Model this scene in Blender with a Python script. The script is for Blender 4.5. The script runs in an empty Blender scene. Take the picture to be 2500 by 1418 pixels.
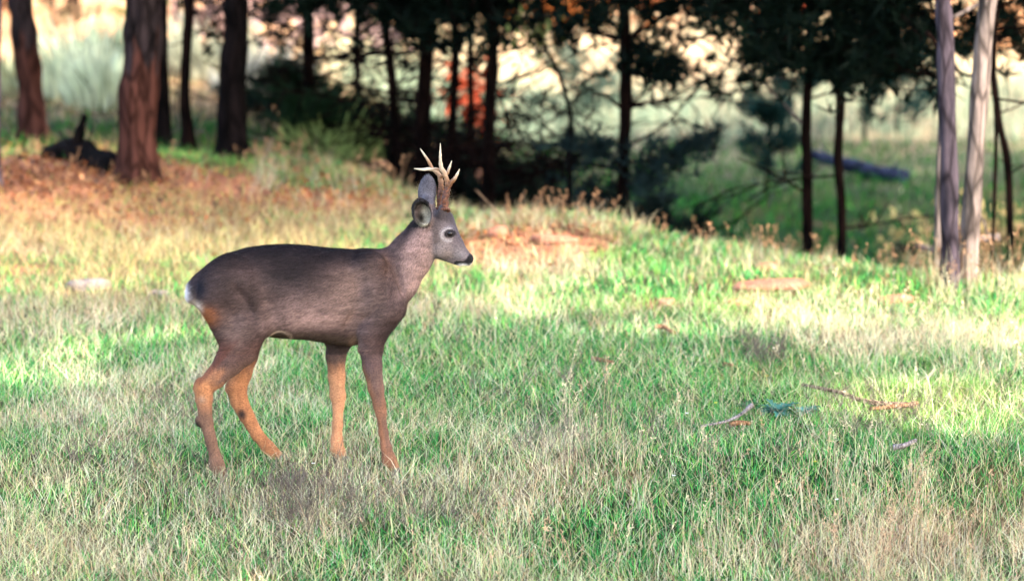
import bpy, math, time
import numpy as np
from mathutils import Vector

# ------------------------------------------------------------------ camera, world, sun, exposure
scene = bpy.context.scene
CAM_H, PITCH, FPX = 2.7, math.radians(8.6), 10361.0      # photograph is 2500 x 1418
cam_d = bpy.data.cameras.new('camera')
cam = bpy.data.objects.new('camera', cam_d)
scene.collection.objects.link(cam)
cam.location = (0, 0, CAM_H)
cam.rotation_euler = (math.radians(90) - PITCH, 0, 0)
cam_d.sensor_width = 36.0
cam_d.lens = FPX / 2500 * 36.0
cam_d.clip_start, cam_d.clip_end = 0.5, 600
cam_d.dof.use_dof = True
cam_d.dof.focus_distance = 14.2
cam_d.dof.aperture_fstop = 2.7
scene.camera = cam

SUN_EL, SUN_AZ = math.radians(40), math.radians(131)     # azimuth clockwise from +Y
SUN = np.array([math.sin(SUN_AZ) * math.cos(SUN_EL), math.cos(SUN_AZ) * math.cos(SUN_EL), math.sin(SUN_EL)])
world = bpy.data.worlds.new('World')
scene.world = world
world.use_nodes = True
wn = world.node_tree.nodes
sky = wn.new('ShaderNodeTexSky')
sky.sky_type = 'NISHITA'
sky.sun_disc = False
sky.sun_elevation = SUN_EL
sky.sun_rotation = SUN_AZ
sky.dust_density = 3.0
sky.ozone_density = 0.3
bg = wn.get('Background') or wn.new('ShaderNodeBackground')
bg.inputs['Strength'].default_value = 0.15
world.node_tree.links.new(sky.outputs[0], bg.inputs[0])
sun_d = bpy.data.lights.new('sun', 'SUN')
sun_d.energy = 2.2
sun_d.angle = math.radians(0.7)
sun_d.color = (1.0, 0.91, 0.80)
sun = bpy.data.objects.new('sun', sun_d)
scene.collection.objects.link(sun)
sun.rotation_euler = Vector((-SUN[0], -SUN[1], -SUN[2])).to_track_quat('-Z', 'Y').to_euler()
vs = scene.view_settings
vs.view_transform = 'Standard'
vs.look = 'None'
vs.gamma = 1.0
vs.exposure = 3.02
try:
    vs.use_curve_mapping = False
except Exception:
    pass

rng = np.random.default_rng(7)
COL = scene.collection

# ------------------------------------------------------------------ helpers: camera geometry, noise
CP, SP = math.cos(PITCH), math.sin(PITCH)
def ray(px, py):
    a = (px - 1250.0) / FPX
    b = (709.0 - py) / FPX
    return np.array([a, CP + b * SP, -SP + b * CP])
def at(px, py, Y):
    """the point of the vertical plane y = Y that the photograph shows at that pixel"""
    d = ray(px, py)
    return np.array([0, 0, CAM_H]) + d * (Y / d[1])
def to_px(p):
    p = np.asarray(p, float)
    q = p - np.array([0, 0, CAM_H])
    dep = q[..., 1] * CP - q[..., 2] * SP
    return 1250 + FPX * q[..., 0] / dep, 709 - FPX * (q[..., 1] * SP + q[..., 2] * CP) / dep
_tab = np.random.default_rng(3).random((256, 256))
def vnoise(x, y):
    xi = np.floor(x).astype(int); yi = np.floor(y).astype(int)
    fx = x - xi; fy = y - yi
    fx = fx * fx * (3 - 2 * fx); fy = fy * fy * (3 - 2 * fy)
    a = _tab[xi % 256, yi % 256]; b = _tab[(xi + 1) % 256, yi % 256]
    c = _tab[xi % 256, (yi + 1) % 256]; d = _tab[(xi + 1) % 256, (yi + 1) % 256]
    return (a + (b - a) * fx) * (1 - fy) + (c + (d - c) * fx) * fy
def fbm(x, y, o=4, s=0.0):
    v = 0; a = 1; t = 0
    for k in range(o):
        v = v + a * vnoise(x * 2 ** k + 17.3 * k + s, y * 2 ** k + 9.1 * k + s * 1.7); t += a; a *= 0.5
    return v / t
def sstep(a, b, x):
    t = np.clip((x - a) / (b - a), 0, 1)
    return t * t * (3 - 2 * t)

# ------------------------------------------------------------------ terrain
YCX = [-4.0, -2.4, -1.6, -0.75, -0.5, -0.1, 0.25, 0.6, 1.34, 1.82, 2.4, 5.0]
YCY = [25.0, 24.5, 23.6, 21.4, 20.8, 19.9, 19.7, 19.3, 18.5, 18.0, 18.0, 17.5]
DRX = [-4.0, -2.4, -1.5, -0.6, 0.2, 6.0]
DRY = [0.10, 0.12, 0.22, 0.5, 0.72, 0.75]
def height(x, y):
    x = np.asarray(x, float); y = np.asarray(y, float)
    z = -0.16 * (14.1 - np.minimum(y, 14.1)) * np.ones_like(x)
    z = z + 0.03 * sstep(0, 1, (y - 15) / 4) * 0
    yc = np.interp(x, YCX, YCY); dr = np.interp(x, DRX, DRY)
    z = z - dr * sstep(0.0, 3.4, y - yc)
    z = z + 0.10 * np.exp(-((x - 0.25) / 0.5) ** 2 - ((y - 19.5) / 0.6) ** 2)
    z = z + 0.12 * np.exp(-((x + 2.2) / 0.9) ** 2 - ((y - 21.4) / 1.2) ** 2)
    z = z + 0.05 * (fbm(x * 0.8, y * 0.8, 3, 5.0) - 0.5) * sstep(14.6, 16.5, y)
    z = z + 0.022 * (fbm(x * 4.0, y * 4.0, 3, 2.0) - 0.5)
    z = z + 0.25 * (fbm(x * 0.3, y * 0.3, 2, 8.0) - 0.5) * sstep(26, 32, y)
    z = z + 0.26 * np.maximum(y - 43, 0) * sstep(43, 56, y) * (1 - 0.5 * sstep(80, 160, y))
    return z
def ground_at(px, py):
    """first ground point seen at that pixel"""
    d = ray(px, py)
    Y = np.arange(9, 80, 0.02)
    P = np.array([0, 0, CAM_H])[:, None] + d[:, None] * (Y / d[1])
    hit = P[2] < height(P[0], P[1])
    i = np.argmax(hit) if hit.any() else len(Y) - 1
    return P[0, i], P[1, i]

# ------------------------------------------------------------------ materials
def mat(name):
    m = bpy.data.materials.new(name)
    m.use_nodes = True
    nt = m.node_tree
    nt.nodes.clear()
    out = nt.nodes.new('ShaderNodeOutputMaterial')
    return m, nt, out
def nd(nt, kind, **kw):
    n = nt.nodes.new(kind)
    for k, v in kw.items():
        if k.startswith('_'):
            setattr(n, k[1:], v)
        else:
            n.inputs[k.replace('__', ' ')].default_value = v
    return n
def ramp(nt, fac, stops):
    r = nt.nodes.new('ShaderNodeValToRGB')
    e = r.color_ramp.elements
    while len(e) < len(stops): e.new(0.5)
    for i, (p, c) in enumerate(stops):
        e[i].position = p; e[i].color = (*c, 1)
    nt.links.new(fac, r.inputs[0])
    return r.outputs[0]
def mul(nt, a, b, f=1.0):
    m = nt.nodes.new('ShaderNodeMix'); m.data_type = 'RGBA'; m.blend_type = 'MULTIPLY'
    m.inputs[0].default_value = f
    nt.links.new(a, m.inputs[6])
    if hasattr(b, 'is_output') or hasattr(b, 'links'): nt.links.new(b, m.inputs[7])
    else: m.inputs[7].default_value = (*b, 1)
    return m.outputs[2]
def leafy(name, attr='tint', trans=0.35, gloss=0.06, base=None, rough=0.5):
    m, nt, out = mat(name)
    if base is None:
        c = nt.nodes.new('ShaderNodeAttribute'); c.attribute_name = attr; col = c.outputs['Color']
    else:
        tc = nt.nodes.new('ShaderNodeTexCoord')
        n = nd(nt, 'ShaderNodeTexNoise', Scale=6.0, Detail=3.0); nt.links.new(tc.outputs['Object'], n.inputs['Vector'])
        col = ramp(nt, n.outputs[0], [(0.3, [v * 0.6 for v in base]), (0.7, [v * 1.4 for v in base])])
    d = nt.nodes.new('ShaderNodeBsdfDiffuse'); t = nt.nodes.new('ShaderNodeBsdfTranslucent')
    g = nd(nt, 'ShaderNodeBsdfGlossy', Roughness=rough)
    nt.links.new(col, d.inputs[0]); nt.links.new(col, t.inputs[0])
    a = nt.nodes.new('ShaderNodeMixShader'); a.inputs[0].default_value = trans
    b = nt.nodes.new('ShaderNodeMixShader'); b.inputs[0].default_value = gloss
    nt.links.new(d.outputs[0], a.inputs[1]); nt.links.new(t.outputs[0], a.inputs[2])
    nt.links.new(a.outputs[0], b.inputs[1]); nt.links.new(g.outputs[0], b.inputs[2])
    nt.links.new(b.outputs[0], out.inputs[0])
    return m
def bark(name, lo, hi, lit_col=None, shade_z=0.0, blend=0.3, scale=1.0):
    """vertical ridged bark; optionally crown shade painted above a lit foot, with a ragged edge"""
    m, nt, out = mat(name)
    tc = nt.nodes.new('ShaderNodeTexCoord')
    mp = nd(nt, 'ShaderNodeMapping'); mp.inputs['Scale'].default_value = (17 * scale, 17 * scale, 3.4 * scale)
    nt.links.new(tc.outputs['Object'], mp.inputs[0])
    n = nd(nt, 'ShaderNodeTexNoise', Scale=1.0, Detail=6.0, Roughness=0.65); nt.links.new(mp.outputs[0], n.inputs['Vector'])
    vo = nd(nt, 'ShaderNodeTexVoronoi', Scale=1.3); vo.feature = 'DISTANCE_TO_EDGE'
    nt.links.new(mp.outputs[0], vo.inputs['Vector'])
    c1 = ramp(nt, n.outputs[0], [(0.32, lo), (0.68, hi)])
    col = c1
    if lit_col:
        c2 = ramp(nt, n.outputs[0], [(0.3, [v * 0.55 for v in lit_col]), (0.7, [v * 1.35 for v in lit_col])])
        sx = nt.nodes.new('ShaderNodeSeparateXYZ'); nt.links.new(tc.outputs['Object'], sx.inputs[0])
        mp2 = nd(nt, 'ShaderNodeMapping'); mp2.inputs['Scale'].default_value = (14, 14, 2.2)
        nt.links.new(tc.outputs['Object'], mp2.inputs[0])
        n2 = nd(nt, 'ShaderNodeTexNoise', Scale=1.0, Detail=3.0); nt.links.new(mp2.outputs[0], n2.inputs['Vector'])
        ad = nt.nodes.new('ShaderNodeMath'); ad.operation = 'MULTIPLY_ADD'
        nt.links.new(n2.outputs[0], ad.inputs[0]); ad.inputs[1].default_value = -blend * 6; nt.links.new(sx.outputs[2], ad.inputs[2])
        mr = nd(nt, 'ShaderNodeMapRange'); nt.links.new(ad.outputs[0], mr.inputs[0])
        mr.inputs[1].default_value = shade_z - blend * 3 - 0.03; mr.inputs[2].default_value = shade_z - blend * 3 + 0.03
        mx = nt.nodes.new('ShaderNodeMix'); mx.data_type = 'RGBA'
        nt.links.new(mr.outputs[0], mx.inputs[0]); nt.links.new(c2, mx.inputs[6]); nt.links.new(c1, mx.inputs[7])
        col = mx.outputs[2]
    crev = ramp(nt, vo.outputs['Distance'], [(0.0, (0.12, 0.12, 0.12)), (0.16, (1.25, 1.25, 1.25))])
    col = mul(nt, col, crev, 0.8)
    p = nd(nt, 'ShaderNodeBsdfPrincipled', Roughness=0.95); p.inputs['Specular IOR Level'].default_value = 0.03
    nt.links.new(col, p.inputs['Base Color'])
    bp = nd(nt, 'ShaderNodeBump', Strength=0.8, Distance=0.02)
    nt.links.new(n.outputs[0], bp.inputs['Height']); nt.links.new(bp.outputs[0], p.inputs['Normal'])
    nt.links.new(p.outputs[0], out.inputs[0])
    return m
def rough_mat(name, lo, hi, scale=12.0, rough=0.85, bump=0.4, attr=None, spec=0.2, stretch=(1, 1, 1)):
    m, nt, out = mat(name)
    tc = nt.nodes.new('ShaderNodeTexCoord')
    mp = nd(nt, 'ShaderNodeMapping'); mp.inputs['Scale'].default_value = stretch
    nt.links.new(tc.outputs['Object'], mp.inputs[0])
    n = nd(nt, 'ShaderNodeTexNoise', Scale=scale, Detail=6.0, Roughness=0.6); nt.links.new(mp.outputs[0], n.inputs['Vector'])
    col = ramp(nt, n.outputs[0], [(0.3, lo), (0.7, hi)])
    if attr:
        a = nt.nodes.new('ShaderNodeAttribute'); a.attribute_name = attr
        col = mul(nt, a.outputs['Color'], col)
    p = nd(nt, 'ShaderNodeBsdfPrincipled', Roughness=rough); p.inputs['Specular IOR Level'].default_value = spec
    nt.links.new(col, p.inputs['Base Color'])
    bp = nd(nt, 'ShaderNodeBump', Strength=bump, Distance=0.01)
    nt.links.new(n.outputs[0], bp.inputs['Height']); nt.links.new(bp.outputs[0], p.inputs['Normal'])
    nt.links.new(p.outputs[0], out.inputs[0])
    return m

# ------------------------------------------------------------------ mesh helpers
def kind_stuff(name): return name in ('branches', 'limbs', 'stems', 'needles', 'foliage')
def mesh_np(name, V, loops, sizes, material, parent=None, smooth=True, tint=None, loc=None):
    """numpy arrays -> one mesh object. loops: flat vertex indices, sizes: verts per face"""
    V = np.asarray(V, np.float32)
    if loc is not None:
        V = V - np.asarray(loc, np.float32)
    me = bpy.data.meshes.new(name)
    me.vertices.add(len(V)); me.vertices.foreach_set('co', V.ravel())
    loops = np.asarray(loops, np.int32).ravel(); sizes = np.asarray(sizes, np.int32)
    me.loops.add(len(loops)); me.loops.foreach_set('vertex_index', loops)
    me.polygons.add(len(sizes))
    st = np.zeros(len(sizes), np.int32); st[1:] = np.cumsum(sizes)[:-1]
    me.polygons.foreach_set('loop_start', st); me.polygons.foreach_set('loop_total', sizes)
    me.polygons.foreach_set('use_smooth', np.full(len(sizes), smooth))
    me.update(calc_edges=True)
    if tint is not None:
        a = me.color_attributes.new('tint', 'FLOAT_COLOR', 'POINT')
        c = np.ones((len(V), 4), np.float32); c[:, :3] = tint
        a.data.foreach_set('color', c.ravel())
    me.materials.append(material)
    o = bpy.data.objects.new(name, me)
    if kind_stuff(name): o['kind'] = 'stuff'
    COL.objects.link(o)
    if loc is not None and parent is None:
        o.location = loc
    if parent is not None:
        o.parent = parent
        if loc is not None:
            o.location = np.asarray(loc, float) - np.array(parent.location)
        else:
            o.location = -np.array(parent.location)
    return o
def tag(o, label=None, cat=None, group=None, kind=None):
    if label: o['label'] = label
    if cat: o['category'] = cat
    if group: o['group'] = group
    if kind: o['kind'] = kind
    return o
def thing(name, loc, label, cat, group=None):
    o = bpy.data.objects.new(name, None)
    o.empty_display_size = 0.1
    o.location = [float(v) for v in loc]
    COL.objects.link(o)
    return tag(o, label, cat, group)
class Geo:
    def __init__(s): s.V = []; s.L = []; s.S = []; s.T = []; s.n = 0
    def add(s, V, F, tint=None):
        V = np.asarray(V, float); F = np.asarray(F, int)
        s.V.append(V); s.L.append((F + s.n).ravel()); s.S.append(np.full(len(F), F.shape[1]))
        s.T.append(np.broadcast_to(np.asarray(tint if tint is not None else (1, 1, 1), float), (len(V), 3)))
        s.n += len(V)
    def build(s, name, material, parent=None, smooth=True, loc=None):
        return mesh_np(name, np.concatenate(s.V), np.concatenate(s.L), np.concatenate(s.S), material, parent, smooth, np.concatenate(s.T), loc)
def catmull(P, n):
    P = np.asarray(P, float)
    Q = np.vstack([2 * P[0] - P[1], P, 2 * P[-1] - P[-2]])
    out = []
    for i in range(len(P) - 1):
        p0, p1, p2, p3 = Q[i:i + 4]
        for t in np.linspace(0, 1, n, endpoint=False):
            out.append(0.5 * ((2 * p1) + (-p0 + p2) * t + (2 * p0 - 5 * p1 + 4 * p2 - p3) * t * t + (-p0 + 3 * p1 - 3 * p2 + p3) * t ** 3))
    out.append(P[-1])
    return np.array(out)
def tube(P, R, sides=8, rough=0.0, seed=0, ridge=0.0, tint=None, squash=None):
    """tapered tube along P with radii R; returns verts, quads"""
    P = np.asarray(P, float); R = np.asarray(R, float); n = len(P)
    T = np.gradient(P, axis=0); T /= np.linalg.norm(T, axis=1)[:, None] + 1e-9
    ref = np.array([0, 1.0, 0]) if abs(T[:, 1]).mean() < 0.8 else np.array([1.0, 0, 0])
    A = np.cross(T, ref); A /= np.linalg.norm(A, axis=1)[:, None] + 1e-9
    B = np.cross(T, A)
    th = np.linspace(0, 2 * math.pi, sides, endpoint=False)
    rr = R[:, None] * np.ones(sides)[None]
    if rough:
        s = np.arange(n)[:, None] * 0.35
        rr = rr * (1 + rough * (vnoise(s + seed, np.cos(th)[None] * 2 + seed + 3 + np.sin(th)[None] * 1.3) - 0.5) * 2)
    if ridge:
        rr = rr * (1 + ridge * (vnoise(np.arange(n)[:, None] * 0.22 + seed, th[None] * 3.2 + seed) - 0.5) * 2)
    V = P[:, None] + rr[..., None] * (np.cos(th)[None, :, None] * A[:, None] + np.sin(th)[None, :, None] * B[:, None])
    V = V.reshape(-1, 3)
    i = np.arange(n - 1)[:, None] * sides; j = np.arange(sides)[None]; k = (j + 1) % sides
    F = np.stack([i + j, i + k, i + sides + k, i + sides + j], -1).reshape(-1, 4)
    V = np.vstack([V, P[0], P[-1]])
    c0, c1 = len(V) - 2, len(V) - 1
    jj = np.arange(sides); kk = (jj + 1) % sides
    e0 = np.stack([kk, jj, np.full(sides, c0), np.full(sides, c0)], -1)
    e1 = np.stack([(n - 1) * sides + jj, (n - 1) * sides + kk, np.full(sides, c1), np.full(sides, c1)], -1)
    return V, F, e0[:, :3], e1[:, :3]
def add_tube(g, P, R, sides=8, tint=None, **kw):
    V, F, a, b = tube(P, R, sides, **kw)
    n0 = g.n
    g.add(V, F, tint)
    for e in (a, b):
        g.L.append((e + n0).ravel()); g.S.append(np.full(len(e), 3))
def rand_dirs(n, r=rng):
    v = r.normal(size=(n, 3)); return v / np.linalg.norm(v, axis=1)[:, None]
def leaves(C, size, tint, r=rng, aspect=0.55, up=0.0, jitter=0.25):
    """one folded leaf (a quad) at every point of C"""
    n = len(C); C = np.asarray(C)
    d = rand_dirs(n, r); d[:, 2] += up; d /= np.linalg.norm(d, axis=1)[:, None]
    s = np.cross(d, rand_dirs(n, r)); s /= np.linalg.norm(s, axis=1)[:, None] + 1e-9
    L = (size * (1 + jitter * r.normal(size=n)))[:, None]
    V = np.stack([C, C + d * L * 0.5 + s * L * aspect * 0.5, C + d * L, C + d * L * 0.5 - s * L * aspect * 0.5], 1).reshape(-1, 3)
    F = np.arange(4 * n).reshape(-1, 4)
    t = np.asarray(tint)[None] * (1 + 0.25 * r.normal(size=(n, 1))) if np.ndim(tint) == 1 else tint
    return V, F, np.repeat(np.clip(t, 0.002, 1), 4, 0)
def needles(C, per, length, width, tint, axis=None, spread=1.0, r=rng):
    """tufts of thin needles: per triangles from every point of C"""
    n = len(C)
    C2 = np.repeat(C, per, 0)
    d = rand_dirs(n * per, r) * spread
    if axis is not None: d = d + np.repeat(axis, per, 0)
    d /= np.linalg.norm(d, axis=1)[:, None] + 1e-9
    s = np.cross(d, rand_dirs(n * per, r)); s /= np.linalg.norm(s, axis=1)[:, None] + 1e-9
    L = length * (0.7 + 0.6 * r.random((n * per, 1)))
    V = np.stack([C2 - s * width, C2 + s * width, C2 + d * L], 1).reshape(-1, 3)
    F = np.arange(3 * n * per).reshape(-1, 3)
    t = np.asarray(tint)[None] * (0.6 + 0.8 * r.random((n, 1)))
    return V, F, np.repeat(t, 3 * per, 0)

# ------------------------------------------------------------------ colour maps of the ground (dry, green, red soil), in world metres
def blob_list(L):
    out = []
    for px, py, rx, ry, w in L:
        x, y = ground_at(px, py)
        y1 = ground_at(px, min(py + ry, 1500))[1]; y2 = ground_at(px, max(py - ry, 60))[1]
        out.append((x, y, rx / FPX * y, max(0.12, min(abs(y2 - y1) / 2, 4.0)), w))
    return out
def blobs(L, x, y):
    v = np.zeros_like(x)
    for cx, cy, sx, sy, w in L:
        v = v + w * np.exp(-(((x - cx) / sx) ** 2 + ((y - cy) / sy) ** 2))
    return v
GREEN = blob_list([(1300, 900, 380, 90, .8), (1750, 890, 260, 90, .7), (1040, 1115, 70, 40, .9), (350, 890, 130, 50, .45),
    (80, 960, 140, 50, .5), (560, 1060, 200, 60, .4), (1850, 1060, 330, 80, .6), (1930, 890, 80, 30, .6), (2330, 1150, 200, 70, .4),
    (1380, 1370, 180, 60, .5), (640, 1190, 90, 40, .5), (950, 1320, 160, 60, .5), (330, 1290, 120, 30, .4), (1640, 1270, 280, 80, .45),
    (2420, 1360, 120, 60, .3), (2450, 740, 70, 60, .7), (2180, 980, 330, 80, .7), (380, 470, 120, 22, .35), (1500, 630, 120, 30, .4),
    (2050, 690, 250, 30, .35), (540, 385, 100, 25, .9), (1450, 480, 130, 50, .3), (1700, 770, 300, 40, .35), (1100, 730, 120, 40, .4),
    (0, 1400, 300, 60, .2), (1750, 500, 450, 130, 1.2)])
DRYB = blob_list([(200, 760, 350, 90, .6), (2300, 830, 300, 60, .5), (1200, 1160, 280, 80, .6), (750, 1230, 150, 70, .6),
    (2150, 1350, 400, 70, .7), (120, 1350, 220, 70, .5), (1500, 640, 500, 50, .2), (420, 600, 520, 70, .95), (500, 500, 400, 50, .6), (100, 1180, 200, 60, .35), (1750, 230, 900, 90, 1.3), (1250, 760, 250, 30, .3)])
REDB = blob_list([(100, 430, 300, 65, 1.35), (600, 470, 260, 30, .5), (830, 500, 140, 28, 1.2), (1230, 605, 170, 38, 1.25), (1380, 590, 120, 25, 1.1),
    (1880, 700, 100, 12, .9), (60, 660, 60, 14, .7), (560, 440, 140, 30, .6), (360, 540, 200, 30, .45), (1810, 930, 90, 14, .5), (1600, 745, 60, 12, .5), (2200, 735, 100, 20, .4),
    (1150, 470, 120, 60, .9), (950, 380, 250, 70, .6)])
def crest_shade(x, y):  # shade behind the crest, painted as dark ground with thinner grass
    yc = np.interp(x, YCX, YCY)
    d = y - yc
    return sstep(.15, .6, d) * sstep(3.2, 1.6, d + 1.2 * (fbm(x * 1.4, y * 1.4, 3, 61.0) - .5)) * sstep(-1.4, -.3, x)
def maps(x, y):
    n1 = fbm(x * 1.7, y * 1.1, 4, 1.0); n2 = fbm(x * 5.0, y * 3.0, 3, 4.0)
    dry = 0.24 + blobs(DRYB, x, y) - 0.98 * blobs(GREEN, x, y) + 1.5 * (n1 - 0.5) + 0.8 * (n2 - 0.5)
    dry = dry + 0.10 * sstep(16.5, 18.5, y) * (1 - sstep(21, 23, y)) + 0.8 * sstep(23.5, 25.5, y) * sstep(-.6, -1.2, x)
    red = blobs(REDB, x, y) + 0.8 * (fbm(x * 3, y * 2, 3, 9.0) - 0.55) + 0.15 * sstep(19.5, 22, y) * sstep(0.2, -1.2, x)
    return np.clip(dry, 0, 1), np.clip(red, 0, 1)
LIT = blob_list([(1500, 640, 620, 95, 1.3), (300, 690, 650, 80, 1.0), (2250, 985, 270, 60, 2.2), (120, 1330, 300, 60, 1.3),
    (250, 440, 480, 60, 1.05), (800, 520, 250, 60, 1.1), (2350, 740, 250, 30, .5), (2250, 860, 380, 35, -1.1), (2350, 1040, 160, 45, 1.3), (1130, 1200, 220, 28, 1.0), (60, 790, 280, 50, .45), (1620, 815, 120, 25, .9), (620, 1110, 90, 20, 1.0), (2450, 1150, 90, 60, 1.0), (1250, 1300, 60, 40, .8), (1250, 745, 250, 35, .7)])
def lit(x, y):
    v = 0.72 * blobs(LIT, x, y) + 2.3 * (fbm(x * 1.8, y * 1.3, 3, 21.0) - 0.5) + 0.08
    v = np.where(y > 29, 1.0, v)
    return v

# ------------------------------------------------------------------ the ground sheet
def axis(segs):
    a = []
    for s, e, st in segs: a.append(np.arange(s, e, st))
    return np.concatenate(a + [[segs[-1][1]]])
gx = axis([(-150, -30, 10), (-30, -8, 1.0), (-8, -3.2, 0.2), (-3.2, 3.2, 0.045), (3.2, 8, 0.2), (8, 30, 1.0), (30, 150, 10)])
gy = axis([(-40, 6, 4), (6, 11, 0.4), (11, 26, 0.05), (26, 60, 0.35), (60, 260, 6)])
X, Y = np.meshgrid(gx, gy)
Z = height(X, Y)
dryM, redM = maps(X.ravel(), Y.ravel())
soil = np.array([0.24, 0.105, 0.06]); turf = np.array([0.012, 0.030, 0.008]); straw = np.array([0.09, 0.07, 0.04])
gc = turf[None] * (1 - dryM[:, None]) + straw[None] * dryM[:, None]
gc = gc * (1 - redM[:, None]) + soil[None] * redM[:, None]
shade_amt = crest_shade(X.ravel(), Y.ravel())[:, None] * .9
gc = gc * (1 - shade_amt) + np.array([[.022, .014, .012]]) * shade_amt
far = sstep(26, 30.5, Y.ravel())[:, None]
fgr = fbm(X.ravel() * 0.35, Y.ravel() * 0.25, 3, 3.0)[:, None]
farc = np.array([0.46, 0.30, 0.17])[None] * sstep(0.35, 0.6, fgr) + np.array([0.33, 0.33, 0.19])[None] * (1 - sstep(0.35, 0.6, fgr))
leftf = (sstep(-1.2, -2.0, X.ravel()) * sstep(26, 28, Y.ravel()))[:, None]
farc = farc * (1 - leftf) + np.array([[.46, .26, .14]]) * leftf
mid = (sstep(-1.6, -.6, X.ravel()) * sstep(35.0, 33.0, Y.ravel()))[:, None]  # tree shade over the middle distance, painted as darker ground
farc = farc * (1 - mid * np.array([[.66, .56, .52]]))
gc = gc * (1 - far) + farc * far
nx, ny = len(gx), len(gy)
ii = np.arange(ny - 1)[:, None] * nx; jj = np.arange(nx - 1)[None]
GF = np.stack([ii + jj, ii + jj + 1, ii + nx + jj + 1, ii + nx + jj], -1).reshape(-1, 4)
m_ground = rough_mat('ground_soil', (0.55, 0.55, 0.55), (1.35, 1.3, 1.25), scale=9.0, attr='tint', bump=0.6, rough=1.0, spec=0.05)
go = mesh_np('ground', np.stack([X, Y, Z], -1).reshape(-1, 3), GF, np.full(len(GF), 4), m_ground, tint=gc)
tag(go, 'reddish soil and turf of the meadow running back to a pale far hillside', kind='structure')

# ------------------------------------------------------------------ grass
def blades(x, y, h, w, az, lean, curl, col, rows=4, z=None):
    n = len(x)
    if z is None: z = height(x, y)
    t = np.linspace(0, 1, rows)[None]
    dx = np.cos(az)[:, None]; dy = np.sin(az)[:, None]
    off = h[:, None] * (lean[:, None] * t + curl[:, None] * t ** 2.2)
    zz = h[:, None] * t * np.sqrt(np.clip(1 - (lean[:, None] * 0.8) ** 2, 0.15, 1)) - h[:, None] * 0.35 * np.abs(curl[:, None]) * t ** 2.5
    cx = x[:, None] + dx * off; cy = y[:, None] + dy * off; cz = z[:, None] + zz - 0.004
    wa = rng.random(n)[:, None] * math.pi
    ww = w[:, None] * (1 - t ** 1.6 * 0.96) * 0.5
    sx = np.cos(wa) * ww; sy = np.sin(wa) * ww * 0.5
    Lf = np.stack([cx - sx, cy - sy, cz], -1); Rt = np.stack([cx + sx, cy + sy, cz], -1)
    V = np.concatenate([Lf[:, :rows - 1], Rt[:, :rows - 1], np.stack([cx[:, -1:], cy[:, -1:], cz[:, -1:]], -1)], 1)
    k = 2 * (rows - 1) + 1
    base = (np.arange(n) * k)[:, None]
    r1 = rows - 1
    quads = np.concatenate([base + np.array([[i, i + r1, i + r1 + 1, i + 1]]) for i in range(r1 - 1)], 0)
    tri = base + np.array([[r1 - 1, 2 * r1 - 1, 2 * r1]])
    loops = np.concatenate([quads.ravel(), tri.ravel()])
    sizes = np.concatenate([np.full(len(quads), 4), np.full(len(tri), 3)])
    return V.reshape(-1, 3), loops, sizes, np.repeat(col, k, 0)
def scatter(n, y0, y1, margin, power=1.0):
    y = y0 + (y1 - y0) * rng.random(n) ** power
    x = (rng.random(n) * 2 - 1) * (0.1215 * y + margin)
    return x, y
G_GREEN = np.array([[0.035, 0.24, 0.06], [0.075, 0.36, 0.08], [0.008, 0.06, 0.014], [0.20, 0.40, 0.07], [0.045, 0.30, 0.07], [0.015, 0.11, 0.03]])
G_STRAW = np.array([[0.66, 0.55, 0.34], [0.55, 0.38, 0.22], [0.66, 0.62, 0.47], [0.46, 0.42, 0.28], [0.62, 0.64, 0.34], [0.55, 0.56, 0.38], [0.20, 0.14, 0.10], [0.12, 0.085, 0.07]])
def pick(pal, n, jit=0.2):
    c = pal[rng.integers(0, len(pal), n)]
    return np.clip(c * (1 + jit * rng.normal(size=(n, 1))), 0.004, 0.8)
m_grass = leafy('grass_blades', trans=0.22, gloss=0.008, rough=0.45)
parts = []
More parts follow.
